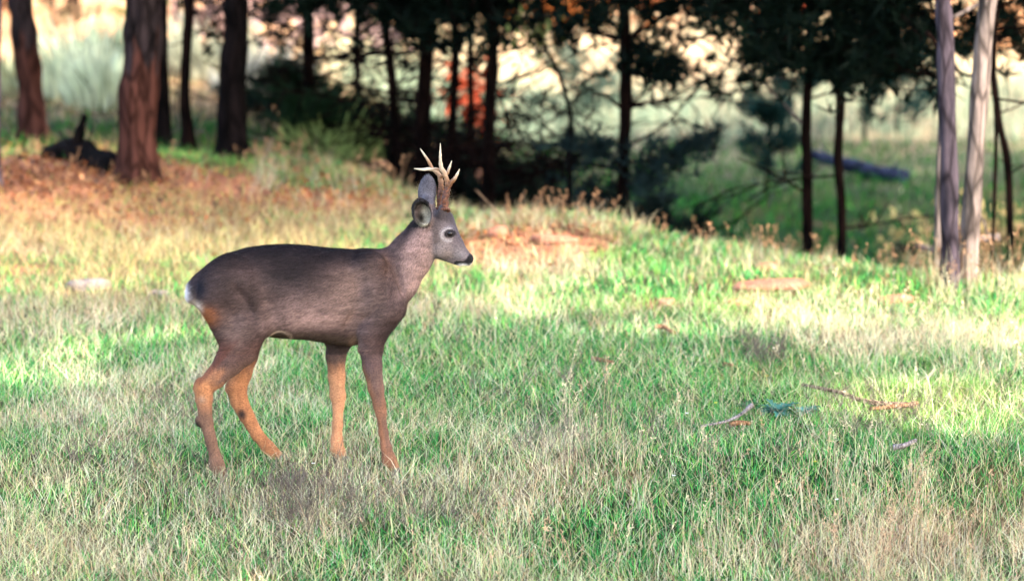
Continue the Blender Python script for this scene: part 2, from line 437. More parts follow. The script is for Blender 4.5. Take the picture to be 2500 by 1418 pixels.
def sow(n, y0, y1, margin, kind, hmul=1.0, wmul=1.0, power=1.0):
    x, y = scatter(n, y0, y1, margin, power)
    dry, red = maps(x, y)
    cl = fbm(x * 9, y * 7, 2, 31.0)                     # tussocks
    if kind == 'thread':
        keep = rng.random(n) < (0.45 + 0.5 * dry) * (1 - 0.7 * red)
        h = 0.05 + 0.11 * rng.random(n); w = 0.0013 * wmul * (0.7 + 0.6 * rng.random(n))
        lean = rng.choice([-.88, .88], n) * (.75 + .25 * rng.random(n)); curl = rng.normal(0.1, 0.5, n)
        col = pick(G_STRAW[:5], n, 0.12)
    elif kind == 'green':
        keep = rng.random(n) < (0.36 + 0.9 * (1 - dry)) * (1 - 0.88 * red)
        h = (0.014 + 0.036 * cl + 0.016 * rng.random(n)) * hmul * (1 + 0.3 * (1 - dry))
        w = 0.0026 * wmul * (0.7 + 0.6 * rng.random(n))
        lean = rng.normal(0, 0.5, n); curl = rng.normal(0.35, 0.5, n)
        col = pick(G_GREEN, n)
        yel = blobs(YEL, x, y)[:, None]
        col = col * (1 - 0.6 * yel.clip(0, 1)) + np.array([[0.30, 0.36, 0.08]]) * 0.6 * yel.clip(0, 1)
    else:
        keep = rng.random(n) < (0.16 + 0.95 * dry) * (1 - 0.90 * red)
        h = (0.03 + 0.11 * cl * (0.4 + 0.6 * dry) + 0.05 * rng.random(n) ** 3) * hmul
        w = 0.0019 * wmul * (0.6 + 0.8 * rng.random(n))
        lean = rng.normal(0, 0.75, n); curl = rng.normal(0.4, 0.8, n)
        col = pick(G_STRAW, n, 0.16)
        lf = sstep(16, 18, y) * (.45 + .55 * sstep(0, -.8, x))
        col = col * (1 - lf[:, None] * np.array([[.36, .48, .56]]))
        pk = sstep(0.35, 0.7, fbm(x * 1.2, y * 0.8, 2, 44.0))[:, None]
        col = col * (1 - pk * np.array([[0.10, 0.02, 0.16]]))
    keep = keep & (rng.random(n) > .82 * crest_shade(x, y))
    if y0 > 20 and kind == 'dry': keep = keep & (rng.random(n) < .12 + sstep(-.3, -1.3, x))
    col = col * (.62 + .76 * fbm(x * 13, y * 9, 2, 71.0))[:, None]
    rb = (0.7 * red)[:, None]
    col = col * (1 - rb * np.array([[0.0, 0.35, 0.55]]))
    k = keep
    az = rng.random(n) * 2 * math.pi
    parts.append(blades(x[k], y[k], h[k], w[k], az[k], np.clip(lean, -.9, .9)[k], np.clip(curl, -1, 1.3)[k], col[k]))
YEL = blob_list([(2230, 985, 260, 60, 1.0), (1700, 760, 300, 30, .5), (560, 385, 120, 25, .5), (380, 460, 150, 30, .5), (1450, 640, 200, 30, .5)])
sow(140000, 11.3, 16.5, 0.7, 'green', power=1.0)
sow(130000, 11.3, 16.5, 0.7, 'dry')
sow(75000, 11.3, 17.5, 0.7, 'thread')
sow(75000, 16.5, 22.5, 0.7, 'green', 1.1, 1.3)
sow(110000, 16.5, 22.5, 0.7, 'dry', 1.1, 1.4)
def join_parts(P):
    V = []; L = []; S = []; T = []; n = 0
    for v, l, s, t in P:
        V.append(v); L.append(l + n); S.append(s); T.append(t); n += len(v)
    return np.concatenate(V), np.concatenate(L), np.concatenate(S), np.concatenate(T)
V, L, S, T = join_parts(parts)
o = mesh_np('meadow_grass', V, L, S, m_grass, smooth=False, tint=T)
tag(o, 'short green turf mixed with dry straw coloured grass over the whole meadow', 'grass', kind='stuff')
# coarser grass far behind the crest
parts = []
G_GREEN = G_GREEN * np.array([.20, .34, .20])  # shade of the hollow mixed into the green blade colours
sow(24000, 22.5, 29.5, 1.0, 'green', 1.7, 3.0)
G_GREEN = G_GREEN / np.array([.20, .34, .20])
sow(20000, 22.5, 29.5, 1.0, 'dry', 1.3, 3.0)
V, L, S, T = join_parts(parts)
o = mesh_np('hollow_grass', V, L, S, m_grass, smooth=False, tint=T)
tag(o, 'blurred green grass in the shaded hollow behind the crest', 'grass', kind='stuff')
x, y = scatter(26000, 29.3, 46, 1.5)
n = len(x)
V, L, S, T = blades(x, y, 0.10 + 0.14 * rng.random(n), np.full(n, 0.016), rng.random(n) * 6.28, rng.normal(0, .4, n).clip(-.9, .9), rng.normal(.3, .3, n), pick(np.array([[.58, .47, .30], [.60, .44, .28], [.45, .42, .27], [.36, .38, .24]]), n) * np.where(((y < 34.0 + 1.2 * rng.normal(size=n)) & (x > -1.2))[:, None], np.array([[.36, .50, .52]]), 1.0) * np.where((x < -1.4)[:, None], np.array([[1.0, .78, .68]]), 1.0), rows=3)  # nearer blades right of centre tinted darker for the same tree shade
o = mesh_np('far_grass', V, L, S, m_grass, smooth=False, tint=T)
tag(o, 'pale sunlit dry grass of the far clearing seen between the trunks', 'grass', kind='stuff')

# tall dry stalks with seed heads: thickest along the crest and at the lower right
def stalks(name, spots, label):
    g = Geo()
    for (px, py, rx, ry, cnt, hh, tint) in spots:
        for k in range(cnt):
            x, y = ground_at(px + rng.normal() * rx, py + rng.normal() * ry)
            h = hh * (0.5 + 0.9 * rng.random())
            lx, ly = rng.normal(0, 0.22, 2) * h
            z = float(height(x, y))
            t = np.linspace(0, 1, 6)[:, None]
            P = np.array([[x, y, z - 0.01]]) + np.array([[lx, ly, 0]]) * t ** 1.7 + np.array([[0, 0, h]]) * t
            c = np.array(tint) * (0.75 + 0.5 * rng.random())
            add_tube(g, P, np.linspace(0.0011, 0.0005, 6) * y / 14, 3, tint=c)
            d = P[-1] - P[-2]; d /= np.linalg.norm(d)
            ns = int(h * 55) + 4
            C = P[-1] - d * (rng.random((ns, 1)) * h * 0.28) + rng.normal(0, 0.0022, (ns, 3))
            v, f, tt = leaves(C, np.full(ns, 0.010 * y / 14), c * 0.95, aspect=0.32, up=0.7)
            g.add(v, f, tt)
    o = g.build(name, m_grass, smooth=False)
    tag(o, label, 'grass', kind='stuff')
STC = (0.30, 0.17, 0.09); STK = (0.50, 0.33, 0.20); STP = (0.55, 0.46, 0.30)
stalks('crest_stalks', [(1400, 550, 90, 8, 46, .13, STC), (1600, 590, 150, 8, 40, .10, STC), (1900, 630, 150, 10, 60, .12, STC),
    (2150, 690, 120, 10, 45, .13, STC), (2370, 700, 60, 12, 70, .20, STC), (2460, 680, 30, 10, 24, .20, STC), (1280, 560, 20, 8, 12, .13, STC),
    (700, 420, 60, 10, 34, .15, STC), (900, 470, 60, 8, 26, .15, STC), (120, 470, 120, 20, 24, .14, STC)], 'thin dry stalks with seed heads along the crest behind the deer')
stalks('meadow_stalks', [(1500, 1130, 180, 60, 26, .16, STP), (2250, 1150, 250, 80, 40, .17, STP), (1750, 1330, 260, 60, 46, .16, STP),
    (2250, 1400, 200, 50, 60, .18, STK), (1300, 1390, 180, 40, 40, .14, STK), (150, 1350, 200, 60, 34, .14, STP), (2250, 860, 230, 60, 60, .16, STP),
    (1400, 1080, 30, 20, 7, .26, STP), (1740, 1330, 40, 30, 6, .30, STP), (2200, 1340, 200, 40, 40, .26, STK), (2420, 900, 60, 40, 14, .26, STP), (1500, 1060, 60, 20, 6, .2, STK), (2010, 1180, 80, 30, 8, .22, STP), (850, 1090, 60, 20, 12, .10, STP), (500, 830, 500, 60, 36, .12, STP)], 'thin upright straw stalks scattered through the near meadow')

parts = []
for (px, py, rx, ry, cnt, hh) in [(1450, 1120, 160, 50, 260, .15), (1230, 1230, 120, 40, 200, .14), (2200, 1330, 260, 70, 620, .18), (2420, 880, 130, 60, 420, .17), (2050, 850, 160, 40, 260, .14),
        (760, 1270, 140, 50, 260, .14), (120, 1270, 150, 60, 300, .15), (1750, 1390, 130, 30, 200, .18), (2360, 700, 80, 20, 320, .22), (1420, 560, 130, 12, 260, .14), (860, 1120, 60, 20, 120, .09), (560, 790, 300, 40, 260, .12),
        (548, 1172, 22, 8, 70, .06), (688, 1126, 22, 8, 60, .05), (838, 1126, 22, 8, 60, .05), (966, 1162, 20, 8, 60, .055), (1980, 640, 280, 15, 380, .12), (1200, 1400, 200, 30, 260, .16), (330, 620, 350, 30, 320, .12), (720, 470, 120, 40, 260, .16), (1080, 1180, 60, 20, 90, .10), (2250, 1180, 200, 40, 260, .14)]:
    cx = []
    for k in range(max(cnt // 9, 1)):
        a, b = ground_at(px + rng.normal() * rx, py + rng.normal() * ry)
        for q in range(9): cx.append((a + rng.normal(0, .018), b + rng.normal(0, .018)))
    cx = np.array(cx); n = len(cx)
    parts.append(blades(cx[:, 0], cx[:, 1], hh * (.4 + .8 * rng.random(n)), .0017 * (.7 + .6 * rng.random(n)) * cx[:, 1] / 14, rng.random(n) * 6.28, rng.normal(0, .35, n).clip(-.85, .85), rng.normal(.45, .4, n).clip(-1, 1.2), pick(G_STRAW[:5], n, .15) * (.95 if py > 760 else .66), rows=6))
V, L, S, T = join_parts(parts)
tag(mesh_np('straw_tussocks', V, L, S, m_grass, smooth=False, tint=T), 'long arching straw coloured grass tufts rising above the short turf', 'grass', kind='stuff')

# dead grey twiggy herbs
def dead_herbs(spots, name, label):
    g = Geo()
    for (px, py, rx, ry, cnt) in spots:
        for k in range(cnt):
            x, y = ground_at(px + rng.normal() * rx, py + rng.normal() * ry)
            p0 = np.array([x, y, float(height(x, y))])
            for b in range(rng.integers(2, 5)):
                d = np.array([rng.normal(0, .5), rng.normal(0, .5), 1]); d /= np.linalg.norm(d)
                h = 0.05 + 0.07 * rng.random()
                c = np.array((0.16, 0.125, 0.10)) * (0.6 + 0.8 * rng.random())
                mid = p0 + d * h * 0.5 + rng.normal(0, .006, 3)
                add_tube(g, [p0, mid, p0 + d * h], [0.0013, .001, .0005], 3, tint=c)
                for q in range(3):
                    s = p0 + d * h * (0.35 + 0.5 * rng.random()); e = s + rand_dirs(1)[0] * 0.03 + [0, 0, .018]
                    add_tube(g, [s, (s + e) / 2 + [0, 0, .003], e], [0.0008, .0007, .0004], 3, tint=c)
    tag(g.build(name, m_grass, smooth=False), label, 'dead herbs', kind='stuff')
dead_herbs([(750, 1235, 110, 45, 120), (1060, 1260, 120, 40, 25), (1290, 960, 90, 30, 18), (1340, 1090, 90, 35, 25), (2170, 1030, 110, 30, 40), (180, 1130, 160, 50, 40), (1890, 870, 40, 15, 30), (1600, 1100, 200, 40, 40), (500, 1010, 60, 20, 20)],
    'dead_herbs', 'grey brown dead twiggy herbs tangled in the turf')
# red brown leaf litter under the left trees
n = 5200
xs = []; 
for (px, py, rx, ry, cnt) in [(110, 430, 160, 42, 2000), (480, 430, 260, 45, 700), (830, 490, 120, 25, 600), (1150, 520, 160, 50, 500), (380, 540, 260, 40, 500), (1250, 590, 100, 30, 300)]:
    for k in range(cnt):
        a, b = ground_at(px + rng.normal() * rx, max(py + rng.normal() * ry, 335)); xs.append((a, b))
xs = np.array(xs); z = height(xs[:, 0], xs[:, 1]) + 0.008 + 0.018 * rng.random(len(xs))
lc = pick(np.array([[.20, .065, .024], [.13, .045, .02], [.30, .14, .06], [.08, .04, .028]]), len(xs), .2)
v, f, t = leaves(np.c_[xs, z], np.full(len(xs), 0.026), lc, aspect=.6, jitter=.3)
m_leaf = leafy('dry_leaves', trans=0.2, gloss=0.01)
tag(mesh_np('leaf_litter', v, f, np.full(len(f), 4), m_leaf, smooth=False, tint=t), 'red brown fallen leaves strewn on the bare bank under the left trees', 'leaf litter', kind='stuff')

# ------------------------------------------------------------------ stones, sticks and chips lying in the meadow
m_stone = rough_mat('red_stone', (0.14, 0.055, 0.032), (0.27, 0.125, 0.08), scale=30, bump=0.5)
m_greystone = rough_mat('grey_stone', (0.08, 0.065, 0.062), (0.16, 0.135, 0.125), scale=30, bump=0.5)
m_stick = bark('stick_bark', (0.10, 0.065, 0.045), (0.27, 0.19, 0.13), scale=3)
m_greywood = bark('bleached_wood', (0.13, 0.11, 0.11), (0.30, 0.27, 0.27), scale=4)
m_orange = bark('orange_bark', (0.13, 0.060, 0.030), (0.30, 0.165, 0.09), scale=4)
def stone(px, py, w, d, h, material, label, name='stone', group=None, seed=0):
    x, y = ground_at(px, py); z = float(height(x, y))
    r = np.random.default_rng(seed + 50)
    nu, nv = 14, 8
    V = [];
    for i in range(nv + 1):
        ph = math.pi * i / nv
        for j in range(nu):
            th = 2 * math.pi * j / nu
            q = np.array([math.cos(th) * math.sin(ph), math.sin(th) * math.sin(ph), math.cos(ph)])
            q = np.sign(q) * np.abs(q) ** 0.7
            s = 1 + 0.35 * (float(fbm(np.array(q[0] * 1.7 + seed), np.array(q[1] * 1.7 + q[2] * 2), 2)) - 0.5)
            V.append(q * s * np.array([w, d, h]) / 2)
    i = np.arange(nv)[:, None] * nu; j = np.arange(nu)[None]; k = (j + 1) % nu
    F = np.stack([i + j, i + nu + j, i + nu + k, i + k], -1).reshape(-1, 4)
    o = mesh_np(name, V, F, np.full(len(F), 4), material, smooth=True)
    o.location = (x, y, z + h * 0.12); o.rotation_euler = (r.normal(0, .08), r.normal(0, .08), r.normal(0, .3))
    return tag(o, label, 'stone', group)
stone(1880, 702, .34, .22, .05, m_stone, 'long flat reddish stone flush with the sunlit grass right of the deer', seed=1)
stone(1874, 658, .11, .08, .05, m_stone, 'small reddish stone just above the long flat stone', seed=2)
stone(1627, 743, .08, .06, .04, m_stone, 'small orange stone in sunlit turf left of the long flat stone', seed=3)
stone(215, 706, .20, .12, .07, m_greystone, 'grey rounded stone in dry grass behind the rump of the deer', seed=4)
stone(1215, 578, .10, .09, .08, m_stone, 'pinkish knobby stone on the red earth beyond the muzzle of the deer', seed=5)
stone(2185, 738, .17, .10, .05, m_stone, 'half buried reddish stone in dry grass near the crest at right', seed=6)
stone(1800, 742, .11, .08, .03, m_stone, 'flat reddish stone sunk in the turf just below the long flat stone', seed=7)
stone(388, 722, .09, .07, .04, m_greystone, 'small dull stone in dry grass right of the grey rounded stone', seed=8)
stone(1350, 590, .22, .14, .05, m_stone, 'broad low red stone on the lit mound below the bent sapling', seed=9)
def stick(pts, rad, material, label, name, cat, zoff=0.0, twigs=()):
    P = []
    for (px, py, up) in pts:
        x, y = ground_at(px, py); P.append([x, y, float(height(x, y)) + zoff + up])
    P = catmull(P, 6)
    g = Geo(); n = len(P)
    add_tube(g, P, np.linspace(rad[0], rad[1], n), 9, rough=0.25, seed=len(label))
    loc = P[0]
    o = g.build(name, material, loc=loc)
    tag(o, label, cat)
    for (i, q, r) in twigs:
        gg = Geo(); e = P[i] + np.array(q)
        add_tube(gg, [P[i], (P[i] + e) / 2 + [0, 0, .004], e], [r, r * .8, r * .4], 6, rough=.2)
        gg.build('side_twig', material, o, loc=P[i])
    return o
stick([(1958, 962, .035), (2050, 982, .035), (2120, 1003, .03), (2232, 1012, .03)], (.006, .011), m_stick, 'long straight brown stick lying across the turf at right', 'fallen_stick', 'stick', twigs=[(6, (.03, -.02, .02), .003)])
stick([(2125, 1020, .03), (2180, 1014, .03), (2240, 1008, .035)], (.007, .009), m_orange, 'pale orange stick end crossing the long brown stick', 'fallen_stick', 'stick')
stick([(1712, 1062, .03), (1770, 1052, .03), (1805, 1040, .035), (1835, 1024, .05)], (.003, .008), m_greywood, 'thin bleached twig with a bent end next to the blue green thistle', 'fallen_twig', 'twig', twigs=[(12, (.03, .0, .02), .003)])
stick([(2180, 1122, .04), (2205, 1120, .045), (2236, 1110, .05)], (.012, .006), m_greywood, 'short bleached wood piece in green turf below the long stick', 'wood_piece', 'wood')
stick([(1782, 1060, .03), (1805, 1058, .035), (1832, 1056, .03)], (.010, .008), m_orange, 'orange brown bark piece lying beside the thin bleached twig', 'bark_piece', 'bark')
stick([(1600, 818, .03), (1622, 822, .035), (1646, 832, .03)], (.010, .009), m_orange, 'pale tan bark piece on bright green turf right of centre', 'bark_piece', 'bark')
stick([(1446, 898, .035), (1470, 902, .035), (1496, 906, .03)], (.009, .007), m_orange, 'tan bark piece half hidden in the green turf right of the forelegs', 'bark_piece', 'bark')
stick([(1768, 908, .03), (1790, 912, .03)], (.008, .005), m_orange, 'tiny tan bark piece on bare earth patch under the lone dark herbs', 'bark_piece', 'bark')
# blue green thistle
def rosette(px, py, label, col, leafn=26, size=.075):
    x, y = ground_at(px, py); z = float(height(x, y))
    t = thing('thistle_plant', (x, y, z), label, 'plant')
    for k in range(leafn):
        az = k * 2.4 + rng.normal() * .2; ln = size * (.6 + .6 * rng.random()); up = .3 + .9 * rng.random()
        g = Geo(); d = np.array([math.cos(az), math.sin(az), 0]); s = np.array([-math.sin(az), math.cos(az), 0])
        n = 9; V = []
        for i in range(n):
            u = i / (n - 1); c = d * ln * u + np.array([0, 0, ln * (up * u - .55 * u * u) + 0.015])
            w = ln * .19 * math.sin(math.pi * min(u * .9 + .1, 1)) * (1.25 if i % 2 else .55)
            V += [c - s * w + [0, 0, w * .5], c, c + s * w + [0, 0, w * .5]]
        F = []
        for i in range(n - 1):
            a = 3 * i; F += [[a, a + 1, a + 4, a + 3], [a + 1, a + 2, a + 5, a + 4]]
        g.add(np.array(V) + [x, y, z], F, np.array(col) * (.7 + .6 * rng.random()))
        g.build('leaf', m_grass, t)
rosette(1900, 1022, 'blue green spiny thistle rosette beside the bleached twig', (.06, .17, .13))
rosette(1965, 1020, 'smaller blue green thistle to the right of the larger rosette', (.07, .18, .14), 16, .06)
rosette(1830, 1010, 'dark green thistle leaves behind the bleached twig', (.04, .12, .05), 10, .06)
# small flowers
m_yel = leafy('yellow_petals', base=(.75, .6, .03), trans=.2); m_wht = leafy('white_petals', base=(.75, .75, .75), trans=.2)
for (px, py, mm, lab) in [(1872, 955, m_yel, 'tiny yellow flower in the turf above the thistle'), (1747, 1022, m_yel, 'tiny yellow flower left of the bleached twig'),
        (1990, 1172, m_yel, 'tiny yellow flower in the turf below the thistle'), (1645, 1203, m_wht, 'small white flower in the lower turf right of centre'), (2042, 1262, m_wht, 'small white flower near the bottom right stalks'),
        (1677, 1049, m_wht, 'tiny white flower left end of the bleached twig'), (765, 1173, m_wht, 'small white flower in front of the hind legs')]:
    x, y = ground_at(px, py); z = float(height(x, y)) + .055
    t = thing('wild_flower', (x, y, z - .055), lab, 'flower')
    g = Geo(); add_tube(g, [(x, y, z - .055), (x + .003, y, z - .02), (x, y, z)], [.0009] * 3, 4, tint=(.08, .16, .04)); g.build('stem', m_grass, t)
    g = Geo()
    for k in range(6):
        a = k * math.pi / 3; e = np.array([math.cos(a), math.sin(a), .35]); s = np.array([-math.sin(a), math.cos(a), 0]); c = np.array([x, y, z])
        g.add([c, c + e * .005 + s * .0025, c + e * .009, c + e * .005 - s * .0025], [[0, 1, 2, 3]])
    g.build('petals', mm, t, smooth=False)

# ------------------------------------------------------------------ trees
m_bark_shaded = bark('bark_crown_shade', (0.001, 0.001, 0.001), (0.024, 0.017, 0.018), lit_col=(0.040, 0.016, 0.012), shade_z=0.62, blend=0.16)  # red brown bark with crown shade painted black on its upper part
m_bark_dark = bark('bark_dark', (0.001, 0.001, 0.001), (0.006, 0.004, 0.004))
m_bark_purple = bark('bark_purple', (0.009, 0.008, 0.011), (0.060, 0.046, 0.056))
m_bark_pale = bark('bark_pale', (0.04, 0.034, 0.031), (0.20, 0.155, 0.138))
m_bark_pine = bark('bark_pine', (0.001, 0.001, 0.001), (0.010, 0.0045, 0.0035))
m_needles = leafy('pine_needles', trans=0.10, gloss=0.004)
m_canopy = leafy('canopy_leaves', trans=0.2, gloss=0.008)
def tree_base(pts, Y):
    """pts: pixels from the foot up at depth Y; the foot is dropped onto the ground"""
    P = [at(px, py, Y) for px, py in pts]
    z0 = float(height(P[0][0], Y))
    P[0][2] = z0
    return P
def trunk_of(t, P, R, top, material, sides=20, flare=1.5, rough=.12, ridge=.07, seed=0, lean=None):
    P = [np.array(p) for p in P]
    d = P[-1] - P[-2]; d = d / abs(d[2]) if abs(d[2]) > 1e-3 else np.array([0, 0, 1.])
    z_top = P[0][2] + top
    r = np.random.default_rng(seed)
    while P[-1][2] < z_top - .3:
        d = d * np.array([.7, .7, 1]) + np.array([r.normal(0, .03), r.normal(0, .03), 0])
        P.append(P[-1] + d * .6)
    C = catmull([P[0] - [0, 0, .08]] + P, 9)
    zz = C[:, 2] - P[0][2]
    rad = np.interp(zz, [-.1, 1.2, top], [R, R * .88, R * .25]) * (1 + (flare - 1) * np.exp(-np.maximum(zz, 0) / .07))
    g = Geo(); add_tube(g, C, rad, sides, rough=rough, ridge=ridge, seed=seed + 1)
    g.build('trunk', material, t, loc=P[0])
    return C, rad
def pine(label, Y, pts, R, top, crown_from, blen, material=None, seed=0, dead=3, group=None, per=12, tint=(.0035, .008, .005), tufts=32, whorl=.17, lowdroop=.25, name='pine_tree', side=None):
    r = np.random.default_rng(seed + 100)
    P = tree_base(pts, Y)
    t = thing(name, P[0], label, 'tree', group)
    C, rad = trunk_of(t, P, R, top, material or m_bark_pine, sides=12, flare=1.3, seed=seed)
    def on(z):
        return np.array([np.interp(z, C[:, 2], C[:, k]) for k in range(3)])
    z0 = P[0][2]
    g = Geo(); tc = []; ta = []
    z = z0 + crown_from
    while z < z0 + top * .97:
        f = (z - z0 - crown_from) / max(top - crown_from, .1)
        L = blen * (1 - f) ** .6 * (.7 + .5 * r.random()) * (0.65 + .5 * min(f * 5, .7))
        for k in range(5):
            az = r.random() * 6.283
            s = on(z); dv = np.array([math.cos(az), math.sin(az), 0])
            up = .25 + .5 * f + .2 * r.normal()
            B = [s, s + dv * L * .5 + [0, 0, L * up * .5], s + dv * L + [0, 0, L * (up * .7 - lowdroop * (1 - f))]]
            Bc = catmull(B, 4)
            add_tube(g, Bc, np.linspace(R * .28 * (1 - .6 * f), .004, len(Bc)), 5, rough=.2, seed=k)
            q = (.25 + .75 * r.random(tufts))
            idx = q * (len(Bc) - 1); lo = np.floor(idx).astype(int).clip(0, len(Bc) - 2)
            c = Bc[lo] + (Bc[lo + 1] - Bc[lo]) * (idx - lo)[:, None] + r.normal(0, .055 + .10 * L * .5, (tufts, 3)) * [1, 1, .55]
            tc.append(c); ta.append(np.tile(dv * .5 + [0, 0, .5], (tufts, 1)))
        z += whorl * (.7 + .6 * r.random())
    for k in range(dead):                      # bare lower branches
        z = z0 + .15 + r.random() * max(crown_from - .1, .1)
        az = r.choice([0, math.pi]) + r.normal() * .6
        s = on(z); dv = np.array([math.cos(az), math.sin(az) * .6, 0]); L = blen * (.35 + .5 * r.random()); up = r.normal(.25, .3)
        Bc = catmull([s, s + dv * L * .5 + [0, 0, L * up * .35], s + dv * L + [0, 0, L * up]], 4)
        add_tube(g, Bc, np.linspace(R * .22, .003, len(Bc)), 5, rough=.2, seed=k)
        for q in range(9):
            i = r.integers(2, len(Bc)); e = Bc[i] + rand_dirs(1, r)[0] * L * .35 + dv * L * .2
            add_tube(g, [Bc[i], (Bc[i] + e) / 2 + r.normal(0, .01, 3), e], [.005, .004, .002], 4)
    g.build('branches', material or m_bark_pine, t)
    tc = np.concatenate(tc); ta = np.concatenate(ta)
    g = Geo(); v, f, tt = needles(tc, per, .095, .0075, tint, ta, .9, r); g.add(v, f, tt)
    g.build('crown', m_needles, t, smooth=False)
    return t
def bough(t, Y, pts, R, material, tufts=0, tint=(.010, .020, .020), name='branch', spread=.05, r=rng, twig=0, nl=.08, dy=None):
    """a branch given in pixels at depth Y; optional needle tufts along it"""
    dy = dy or [0] * len(pts)
    Bc = catmull([at(px, py, Y + q) for (px, py), q in zip(pts, dy)], 6)
    g = Geo(); add_tube(g, Bc, np.linspace(R, R * .3, len(Bc)), 6, rough=.25)
    for q in range(twig):
        i = r.integers(2, len(Bc)); e = Bc[i] + rand_dirs(1, r)[0] * [.16, .1, .12] + [0, 0, .05]
        add_tube(g, [Bc[i], (Bc[i] + e) / 2 + r.normal(0, .012, 3), e], [R * .4, R * .3, .0015], 4)
    b = g.build(name, material, t)
    if tufts:
        idx = (.2 + .8 * r.random(tufts)) * (len(Bc) - 1); lo = np.floor(idx).astype(int).clip(0, len(Bc) - 2)
        c = Bc[lo] + (Bc[lo + 1] - Bc[lo]) * (idx - lo)[:, None] + r.normal(0, spread, (tufts, 3))
        g = Geo(); v, f, tt = needles(c, 12, nl, .0045, tint, np.tile([0, 0, .6], (tufts, 1)), .8, r); g.add(v, f, tt)
        nb = g.build('needles', m_needles, t, smooth=False)
    return b
def broadleaf(label, Y, pts, R, top, crown_z, crown_r, material, nleaf=3500, tint=(.06, .09, .025), seed=0, flare=1.6, limbs=6, name='oak_tree', leaf=.09, sides=28, ridge=.09):
    r = np.random.default_rng(seed + 300)
    P = tree_base(pts, Y)
    t = thing(name, P[0], label, 'tree')
    C, rad = trunk_of(t, P, R, top, material, sides=sides, flare=flare, seed=seed, ridge=ridge)
    g = Geo(); cc = []
    ztop = C[-1]
    for k in range(limbs):
        i = int(len(C) * (.62 + .36 * k / limbs)); i = min(i, len(C) - 1)
        az = k * 2.4 + r.normal() * .3; L = crown_r * (.6 + .5 * r.random())
        dv = np.array([math.cos(az), math.sin(az), .55])
        Bc = catmull([C[i], C[i] + dv * L * .5 + r.normal(0, .08, 3), C[i] + dv * L], 5)
        add_tube(g, Bc, np.linspace(rad[i] * .6, .012, len(Bc)), 7, rough=.2, seed=k)
        cc.append(Bc[4:])
    g.build('limbs', material, t)
    cc = np.concatenate(cc)
    c = cc[r.integers(0, len(cc), nleaf // 12)] + r.normal(0, crown_r * .28, (nleaf // 12, 3))
    c = c[c[:, 2] > P[0][2] + crown_z]
    L = np.repeat(c, 12, 0) + r.normal(0, .13, (len(c) * 12, 3))
    v, f, tt = leaves(L, np.full(len(L), leaf), tint, r)
    g = Geo(); g.add(v, f, tt); g.build('crown', m_canopy, t, smooth=False)
    return t

def depth(px, py): return float(ground_at(px, py)[1])
# left group
Y1 = depth(85, 350)
broadleaf('leaning trunk at far left of red brown bark, crown shade painted on its upper part', Y1, [(82, 350), (72, 200), (55, 60), (38, -60)], .074, 5.5, 2.2, 1.6, m_bark_shaded, seed=1)
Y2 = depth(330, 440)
broadleaf('thick rough barked trunk with red brown foot and crown shade painted above it, largest of the left trees', Y2, [(332, 440), (338, 250), (345, 100), (352, -60)], .097, 6, 2.3, 1.8, m_bark_shaded, seed=2, flare=1.35)
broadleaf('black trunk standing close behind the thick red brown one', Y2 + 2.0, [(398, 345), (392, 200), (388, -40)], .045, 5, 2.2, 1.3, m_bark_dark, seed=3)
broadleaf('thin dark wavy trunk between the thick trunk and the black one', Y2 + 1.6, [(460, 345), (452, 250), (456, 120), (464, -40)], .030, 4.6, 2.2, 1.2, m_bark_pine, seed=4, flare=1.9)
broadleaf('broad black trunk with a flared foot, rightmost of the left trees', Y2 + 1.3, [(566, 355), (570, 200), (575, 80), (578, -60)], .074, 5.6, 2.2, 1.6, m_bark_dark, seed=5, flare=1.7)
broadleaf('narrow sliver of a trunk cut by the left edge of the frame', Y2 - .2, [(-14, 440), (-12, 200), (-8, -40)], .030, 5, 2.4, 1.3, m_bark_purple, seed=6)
broadleaf('distant thin dark trunk high up between the two left trunks', 33.0, [(176, 140), (176, 60), (177, -60)], .055, 5, 2.2, 1.3, m_bark_dark, seed=7)
# central dark pines
CP_ = [(752, 430, 23.6, .034, [(754, 250), (752, 80), (750, -60)], 'dark pine with a forked side branch at the left end of the central group', .75),
       (962, 440, 22.8, .028, [(965, 330), (958, 200), (940, 60), (935, -60)], 'slim leaning dark pine left of the antlers', .8),
       (1025, 445, 22.6, .043, [(1032, 300), (1040, 100), (1040, -60)], 'stout black pine directly behind the antlers', .7),
       (1098, 450, 22.9, .026, [(1105, 300), (1112, 100), (1110, -60)], 'thin black pine just right of the antlers', .75),
       (1145, 455, 24.0, .022, [(1150, 300), (1148, 100), (1146, -60)], 'very thin dark pine between two black pines behind the head', .7),
       (1190, 465, 22.4, .036, [(1196, 300), (1204, 100), (1206, -60)], 'black pine at the right end of the central group', .62),
       (872, 400, 25.6, .022, [(872, 250), (872, 80), (870, -60)], 'thin far pine in the gap left of the central group', .75)]
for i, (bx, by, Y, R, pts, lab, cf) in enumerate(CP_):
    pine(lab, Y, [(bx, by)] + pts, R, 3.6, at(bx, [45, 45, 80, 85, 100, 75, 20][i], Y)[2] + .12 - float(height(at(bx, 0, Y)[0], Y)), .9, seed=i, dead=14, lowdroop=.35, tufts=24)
t = pine('dark pine with bare forked branches standing alone right of centre', 21.8, [(1520, 530), (1522, 400), (1528, 260), (1526, 100), (1522, -60)], .037, 4.8, 1.12, 1.1, tufts=24, seed=11, dead=8)
bough(t, 21.8, [(1530, 265), (1570, 255), (1630, 240), (1680, 212)], .013, m_bark_pine, twig=3)
bough(t, 21.8, [(1535, 250), (1560, 225), (1590, 205)], .007, m_bark_pine, twig=2)
bough(t, 21.8, [(1515, 262), (1480, 235), (1440, 220), (1410, 195)], .012, m_bark_pine, twig=6)
bough(t, 21.6, [(1525, 395), (1600, 390), (1680, 370), (1745, 350)], .012, m_bark_pine, tufts=110, spread=.045, twig=3)
